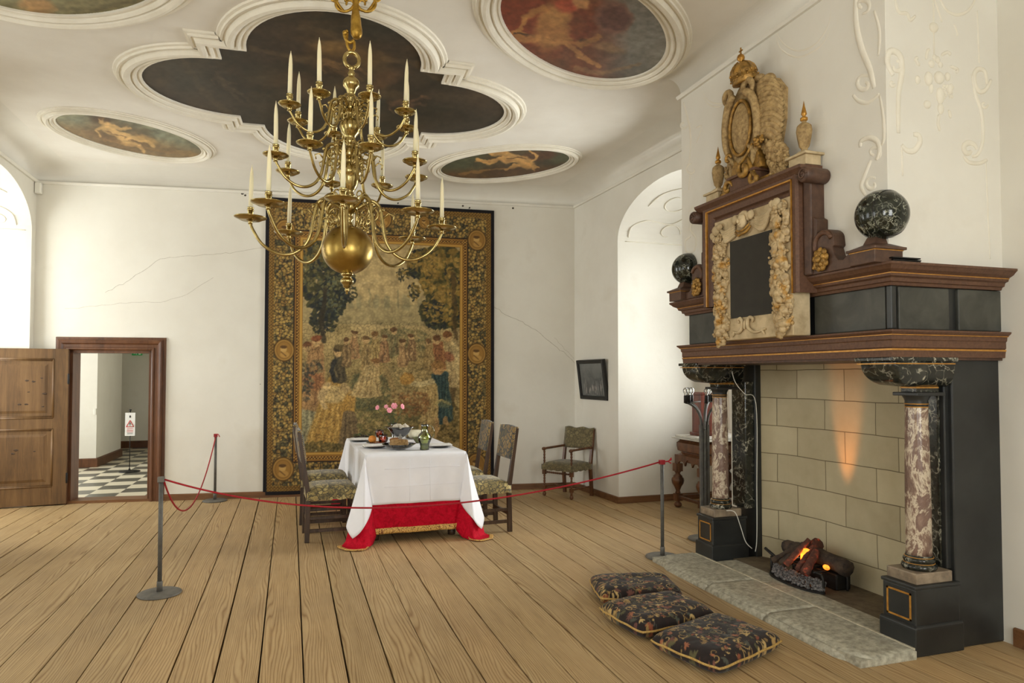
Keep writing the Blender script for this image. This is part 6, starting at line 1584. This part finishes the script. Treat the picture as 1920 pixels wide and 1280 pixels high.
Cb[inb]=(142,104,50); ii=((np.abs(dx-58)<2.2)&(dy>=60))|((np.abs(dy-68)<2.2)&(dx>=52)); ii2=ii&dots; Cb[ii]=(84,58,34); Cb[ii2]=(180,142,76)
i3=((np.abs(dx-65)<1.8)&(dy>=74))|((np.abs(dy-75.5)<1.8)&(dx>=64)); Cb[i3]=(188,150,76)
i4=((np.abs(dx-52)<1.3)&(dy>=60))|((np.abs(dy-61)<1.3)&(dx>=52)); Cb[i4]=(46,38,34)
fin=np.where((dx>68)[:,None]&(dy>78)[:,None],C_scene,Cb)
bd.C=fin.copy()
for (x,y,r) in ((533,658,17),(893,660,17),(533,882,18),(893,430,17),(533,430,17),(893,882,18),(712,398,15),(640,400,10),(790,400,10)):
    bd.ell(x,y,r*1.12,r*1.3,(84,62,34),0,.1,1); bd.ell(x,y,r*.98,r*1.15,(172,136,72),0,.1,1); bd.ell(x,y,r*.84,r*1.0,(120,88,44),0,.15,1); bd.ell(x,y,r*.76,r*.92,(150,114,58),0,.2,1)
    bd.ell(x-1,y-2,r*.34,r*.42,(196,162,100),0,.3,.95); bd.ell(x+1,y+r*.5,r*.5,r*.34,(182,144,82),0,.3,.9); bd.ell(x-1,y-r*.35,r*.36,r*.18,(84,60,36),0,.3,.9); bd.line([(x-r*.3,y+r*.2),(x+r*.2,y+r*.65)],1.2,(96,70,40),.8)
Pl=P-np.array([1.1,back_y(1.1),0]); 
o=vc_mesh('woven_panel',Pl,grid_faces(nx,ny),bd.C*np.array([.97,.95,.90]),m_tapestry,tp)
so=o.modifiers.new('s','SOLIDIFY'); so.thickness=.006
b=MB()
for (x,z) in ((-.25,3.738),(.5,3.735),(1.3,3.72),(2.22,3.702)): b.tube([(x-1.1,back_y(x)-back_y(1.1)+.01,z-.0),(x-1.1,back_y(x)-back_y(1.1)-.03,z+.004)],.008,6)
b.build('wall_hook',m_iron,tp)

# ================================================================== PICTURE
pc=empty('framed_picture',(right_x(8.0)-.02,8.0,1.45)); tag(pc,'dark framed grey engraving hanging tilted on the right wall above the armchair','picture')
pc.rotation_euler=(0,math.radians(-7),math.radians(2.1))
W2,H2=.37,.255
b=MB(); pr=[(0,-.012),(.004,-.03),(.02,-.036),(.03,-.03),(.045,-.034),(.05,-.02),(.05,.01)]
path=[(-W2+.05,-H2+.05),(-W2+.05,H2-.05),(W2-.05,H2-.05),(W2-.05,-H2+.05)]; vs=[]
for i,(y,z) in enumerate(path):
    sy=-1 if i in (0,1) else 1; sz=-1 if i in (0,3) else 1
    for o_,w in pr: vs.append((w,y+sy*o_,z+sz*o_))
m=len(pr); b.add(vs,[(i*m+k,((i+1)%4)*m+k,((i+1)%4)*m+k+1,i*m+k+1) for i in range(4) for k in range(m-1)]); b.build('picture_frame',m_iron,pc)
n=90; gy,gz=np.meshgrid(np.linspace(-W2+.045,W2-.045,n),np.linspace(-H2+.045,H2-.045,70)); a=Paint(gy.ravel()*100,gz.ravel()*100,(104,106,104))
a.put(np.clip((a.vn(10,8,3,5)-.4)*2.5,0,1)*.8,(66,68,68)); a.put(np.clip((a.Y-6)/10,0,1)*.6,(122,124,122))
q=random.Random(9)
for i in range(34):
    x=q.uniform(-26,26); h_=q.uniform(6,20); a.line([(x,-18),(x+q.uniform(-1,1),-18+h_)],q.uniform(.6,1.3),q.choice([(60,60,60),(140,138,134),(84,84,84)]),.7)
for i in range(14): x=q.uniform(-24,24); a.ell(x,-13+q.uniform(-3,4),1.3,2.6,(158,152,146),0,.4,.8)
vc_mesh('engraving',np.stack([np.full(n*70,-.013),gy.ravel(),gz.ravel()],1),grid_faces(n,70),a.C,m_oil,pc)
MB().box(-.004,.012,-W2+.02,W2-.02,-H2+.02,H2-.02).build('back_board',m_iron,pc)

# ================================================================== ROPE POSTS
def post(x,y,label,cap=None,lean=0.0):
    e=empty('rope_post',(x,y,0)); tag(e,label,'rope post','grey steel rope posts')
    MB().lathe([(0,0),(.138,0),(.141,.004),(.139,.010),(.125,.016),(.03,.020),(0,.020)],40).build('base_disc',m_steeldk,e)
    b=MB(); b.lathe([(0,.018),(.019,.018),(.019,.085),(.017,.088),(0,.088)],18); b.build('collar',m_steeldk,e)
    b=MB(); b.lathe([(0,.08),(.0145,.08),(.0145,.775),(0,.775)],18); b.build('pole',m_steel,e)
    b=MB(); b.box(-.021,.021,-.021,.021,.765,.802); b.build('cap',cap or m_steeldk,e,.003)
    return e
post(-.845,5.30,'grey steel rope post standing alone in the left foreground of the floor')
post(-.85,9.0,'grey steel rope post against the back wall, beside the door frame',m_redcap)
post(2.94,5.09,'grey steel rope post at the far end of the granite hearth',m_redcap)
def rope(name,a,b_,mid,r,label,ends=None):
    A=Vector(a);B=Vector(b_);m_=Vector(mid); pts=[]; n=40
    for i in range(n+1):
        t=i/n; ctrl=2*m_-.5*A-.5*B
        pts.append(A*(1-t)**2+ctrl*2*t*(1-t)+B*t*t)
    k=MB(); k.tube(pts,r,8); 
    if ends:
        for e in ends: k.tube(smooth_path(e,4),r*.8,6)
    return tag(k.build(name,m_rope),label,'rope')
rope('barrier_rope',(-.824,5.30,.782),(2.92,5.09,.785),(.85,5.2,.515),.0065,'long red rope sagging in front of the table between two posts',
     [[(2.94,5.08,.785),(2.985,5.075,.79),(3.02,5.07,.805)],[(2.985,5.075,.79),(3.01,5.06,.775)],[(3.0,5.07,.797),(3.015,5.065,.82)]])
rope('barrier_rope',(-.85,9.0,.765),(-.83,5.31,.775),(-.84,6.9,.33),.0065,'red rope sagging from the wall post to the left foreground post',
     [[(-.85,8.98,.78),(-.82,8.95,.80),(-.80,8.93,.77)]])
k=MB(); k.box(-.878,-.872,8.42,8.44,.30,.42); o=k.build('red_tag',m_rope); 
bpy.data.objects.remove(o)

# ================================================================== LAMP STAND behind the far column
lp=empty('bulb_stand',(3.63,5.52,0)); tag(lp,'grey steel lamp stand with curved arms and bare bulbs, behind the far column','lamp')
MB().lathe([(0,0),(.15,0),(.155,.006),(.15,.016),(.02,.02),(0,.02)],36).build('base_disc',m_steeldk,lp)
b=MB()
for dx in (-.035,0,.035): b.box(dx-.013,dx+.013,-.013,.013,.018,1.05)
b.build('upright',m_steel,lp,.003)
bulbs=[]
for k,(tx,ty) in enumerate(((-.20,-.01),(-.115,.08),(.12,.10),(.19,-.02),(-.06,-.13))):
    b=MB(); b.tube(smooth_path([(tx*.15,ty*.1,1.0),(tx*.22,ty*.2,1.12),(tx*.45,ty*.45,1.20),(tx*.8,ty*.8,1.245),(tx,ty,1.255)],5),.011,8); b.tube([(tx,ty,1.25),(tx*.2,ty*.2,1.262)],.005,6); b.build('curved_arm',m_steel,lp)
    for (ox) in ((0,.035) if k<3 else (0,)):
        b=MB(); b.lathe([(0,1.25),(.016,1.25),(.016,1.315),(.013,1.32),(0,1.32)],14,(tx+ox,ty,0)); s_=b.build('bulb_socket',m_iron,lp)
        b=MB(); b.lathe([(.010,1.315),(.012,1.33),(.021,1.35),(.023,1.363),(.019,1.378),(.010,1.388),(0,1.391)],16,(tx+ox,ty,0)); b.build('light_bulb',m_bulb,s_)
        b=MB(); b.tube([(tx+ox-.006,ty,1.33),(tx+ox-.004,ty,1.362),(tx+ox+.004,ty,1.362),(tx+ox+.006,ty,1.33)],.0015,5); b.build('filament',m_plasticw,s_)

# ================================================================== VIRGINAL / side table in the right niche
vt=empty('carved_side_table',(4.56,6.72,0)); tag(vt,'carved walnut table on bulbous turned legs standing in the right window niche','table')
hx,hy=.38,.30
for (x,y) in ((-hx+.05,-hy+.05),(-hx+.05,hy-.05),(hx-.05,-hy+.05),(hx-.05,hy-.05)):
    b=MB(); b.lathe([(0,0),(.022,0),(.038,.012),(.046,.03),(.038,.05),(.022,.062),(.026,.075),(0,.075)],20,(x,y,0)); b.box(x-.038,x+.038,y-.038,y+.038,.075,.155)
    b.lathe([(.024,.155),(.03,.165),(.022,.185),(.026,.20),(.04,.235),(.062,.27),(.070,.305),(.066,.33),(.05,.345),(.052,.355),(.03,.375),(.024,.39),(.036,.40),(.036,.41),(0,.41)],22,(x,y,0),lobes=10,amp=.03); b.box(x-.042,x+.042,y-.042,y+.042,.41,.50); b.build('leg',m_walnut,vt)
b=MB(); b.box(-hx+.03,hx-.03,-hy+.03,-hy+.07,.105,.135); b.box(-hx+.03,hx-.03,hy-.07,hy-.03,.105,.135); b.box(-hx+.03,-hx+.07,-hy+.05,hy-.05,.105,.135); b.build('stretcher',m_walnut,vt,.004)
def apron(L0,L1,fn,parent):
    n=24; pts=[(L0,.60),(L0,.48)]
    for i in range(n+1):
        t=i/n; x=L0+.06+(L1-L0-.12)*t; pts.append((x,.485+.075*abs(sin(pi*t*3))**.6*(1 if .3<t<.7 else .7)))
    pts+= [(L1,.48),(L1,.60)]
    k=MB(); k.prism(pts,fn,0,.022); return k.build('apron',m_walnut,parent)
apron(-hx+.02,hx-.02,lambda a,z,d:(a,-hy+.03+d,z),vt); apron(-hy+.02,hy-.02,lambda a,z,d:(-hx+.03+d,a,z),vt)
b=MB(); b.sweep([(-hx,hy),(-hx,-hy),(hx,-hy),(hx,hy)],[(0,.50),(-.0,.60),(-.0,.60)][:2]) ; 
b=MB(); b.sweep([(-hx+.03,hy-.03),(hx-.03,hy-.03),(hx-.03,-hy+.03),(-hx+.03,-hy+.03)],[(0,.53),(.012,.54),(.012,.60),(.03,.61),(.05,.625),(.05,.635),(.02,.65),(.012,.70),(.012,.74),(.03,.755),(.042,.775),(.042,.785),(0,.785)],closed=True); b.add([(-hx,-hy,.785),(hx,-hy,.785),(hx,hy,.785),(-hx,hy,.785)],[(0,1,2,3)]); b.build('case',m_walnut,vt)
b=MB(); b.box(-hx-.0,hx,-hy,hy,.785,.80); b.box(-hx+.03,hx-.0,-hy+.03,hy-.03,.80,.825); b.build('tabletop',m_greytop,vt,.005)
e=empty('mahogany_case',(4.50,6.80,.825)); tag(e,'tall red mahogany case standing on the carved table in the niche','case')
b=MB(); b.box(-.13,.13,-.09,.09,0,.46); b.build('case_body',m_redwood,e,.006)
MB().box(-.145,.145,-.105,.105,.46,.49).build('case_cornice',m_redwood,e,.006); MB().box(-.15,.15,-.11,.11,0,.035).build('case_plinth',m_redwood,e,.006)
b=MB(); b.box(-.08,.08,-.094,-.088,.06,.42); b.build('front_panel',m_redwood,e,.003)

# ================================================================== FLOOR CUSHIONS
def cushion(x,y,z,rz,L_,W_,T_,seed,label,tilt=(0,0)):
    n=150; m_=110; u_,v_=np.meshgrid(np.linspace(-1,1,n),np.linspace(-1,1,m_)); u_=u_.ravel(); v_=v_.ravel()
    e=empty('floor_cushion',(x,y,z),rz); e.rotation_euler=(tilt[0],tilt[1],rz); tag(e,label,'cushion','dark floral cushions on the floor')
    rr=1-.045*(np.abs(u_)*np.abs(v_))**3
    X=u_*L_/2*rr; Y=v_*W_/2*rr
    prof=(np.clip(1-np.abs(u_)**7,0,1)*np.clip(1-np.abs(v_)**6,0,1))**.42
    rs=np.random.RandomState(seed)
    pt=Paint(X*1000+600*seed,Y*1000+900,(32,24,22)); wr=pt.vn(150,120,seed,3)
    Zt=T_*.42+prof*T_*(.50+.14*(wr-.5)); Zb=T_*.42-prof*T_*.40
    # embroidered scrolls
    q=random.Random(seed*5); cols=[(168,138,82),(140,112,66),(186,158,102),(128,70,46),(150,92,62),(88,84,54),(74,76,66),(104,66,56)]
    f1,f2,cid=pt.worley(34,seed); pt.put(np.clip((.5-f1)*2,0,1)*.25,(66,40,34))
    bx,by=600*seed,900
    for i in range(80):
        cx=bx+q.uniform(-L_*500,L_*500); cy=by+q.uniform(-W_*500,W_*500); r=q.uniform(20,46); a0=q.uniform(0,6.3); s_=q.choice((-1,1)); c_=q.choice(cols[:3]+cols[5:7])
        pt.line([(cx+(r*(1-.85*k/12))*cos(a0+s_*k*.45),cy+(r*(1-.85*k/12))*sin(a0+s_*k*.45)) for k in range(13)],3.4,c_,.9,2.0)
        pt.ell(cx+r*cos(a0),cy+r*sin(a0),10,6,q.choice(cols),q.uniform(0,3),.3,.95)
    for i in range(110):
        cx=bx+q.uniform(-L_*500,L_*500); cy=by+q.uniform(-W_*500,W_*500); a=q.uniform(0,6.3); c_=q.choice(cols); L2=q.uniform(11,24)
        for k in range(q.choice((3,4,5))):
            b_=a+(k-1.5)*.75; pt.ell(cx+cos(b_)*L2*.6,cy+sin(b_)*L2*.6,L2*.62,L2*.24,c_,b_,.3,.95)
    for i in range(60): pt.ell(bx+q.uniform(-L_*500,L_*500),by+q.uniform(-W_*500,W_*500),3,3,q.choice(cols),0,.4,.95)
    F=grid_faces(n,m_)
    V=np.concatenate([np.stack([X,Y,Zt],1),np.stack([X*1.0,Y*1.0,Zb],1)]); F2=F[:,::-1]+n*m_
    cl=np.concatenate([pt.C,pt.C[:]]) 
    vc_mesh('cushion_cover',V,np.concatenate([F,F2]),cl*np.array([1,1,1]),m_cushfab,e)
    # corded piping round the upper front edge
    k=MB(); pts=[]
    for (a,b_,c_,d_) in ((-1,-1,1,-1),(1,-1,1,1),(1,1,-1,1),(-1,1,-1,-1)):
        for i in range(16):
            t=i/16; uu=a+(c_-a)*t; vv=b_+(d_-b_)*t; r_=1-.045*(abs(uu)*abs(vv))**3; pts.append((uu*L_/2*r_*.995,vv*W_/2*r_*.995,T_*.46+.002*sin(i*1.1+seed)))
    k.tube(pts,.0065,8,closed=True); k.build('cord_piping',m_piping,e)
    return e
cushion(2.235,4.24,.0,math.radians(-14),.56,.44,.13,1,'dark floral cushion farthest from the camera, at the far end of the row of three')
cushion(2.13,3.755,.006,math.radians(10),.58,.44,.13,2,'dark floral cushion in the middle of the row of three on the floor',(0.03,0))
cushion(2.215,3.27,.004,math.radians(21),.60,.45,.125,3,'dark floral cushion nearest the camera, at the near end of the row of three',(.03,0))

# ================================================================== DAYLIGHT, CAMERA, WORLD
COOL=(1.0,.997,.98)
niche_window(NR[0],right_x,1,300,COOL)
niche_window(NR[1],right_x,1,150,COOL)
niche_window(NL[0],lambda y:XL,-1,150,COOL)
niche_window(NL[1],lambda y:XL,-1,60,COOL)
niche_window(NL[2],lambda y:XL,-1,60,COOL)
for a,b_ in RW:
    window((b_,YR-.30,rz0),(-1,0,0),(0,1,0),b_-a,rz1-rz0,4,6); daylight((b_,YR-.30,rz0),(-1,0,0),(0,1,0),b_-a,rz1-rz0,175,COOL)

w=bpy.data.worlds.new('World'); S.world=w; w.use_nodes=True
w.node_tree.nodes['Background'].inputs[0].default_value=(.80,.88,1.0,1); w.node_tree.nodes['Background'].inputs[1].default_value=1.0
cd=bpy.data.cameras.new('camera'); cam=bpy.data.objects.new('camera',cd); COL.objects.link(cam); S.camera=cam
cd.sensor_width=36; cd.lens=36*FPX/1920; cd.shift_x=0; cd.shift_y=(CY-640)/1920; cd.clip_start=.05
cam.matrix_world=Matrix(((_R.x,_U.x,-_F.x,CAM.x),(_R.y,_U.y,-_F.y,CAM.y),(_R.z,_U.z,-_F.z,CAM.z),(0,0,0,1)))
S.view_settings.view_transform='Standard'; S.view_settings.look='None'; S.view_settings.gamma=1; S.view_settings.exposure=-0.02; S.view_settings.use_curve_mapping=False
S.cycles.max_bounces=10; S.cycles.diffuse_bounces=6; S.cycles.glossy_bounces=4; S.cycles.transmission_bounces=6; S.cycles.transparent_max_bounces=12; S.cycles.caustics_reflective=False; S.cycles.caustics_refractive=False
S.cycles.use_denoising=True; S.cycles.sample_clamp_indirect=6
try: S.cycles.denoiser='OPENIMAGEDENOISE'
except Exception: pass
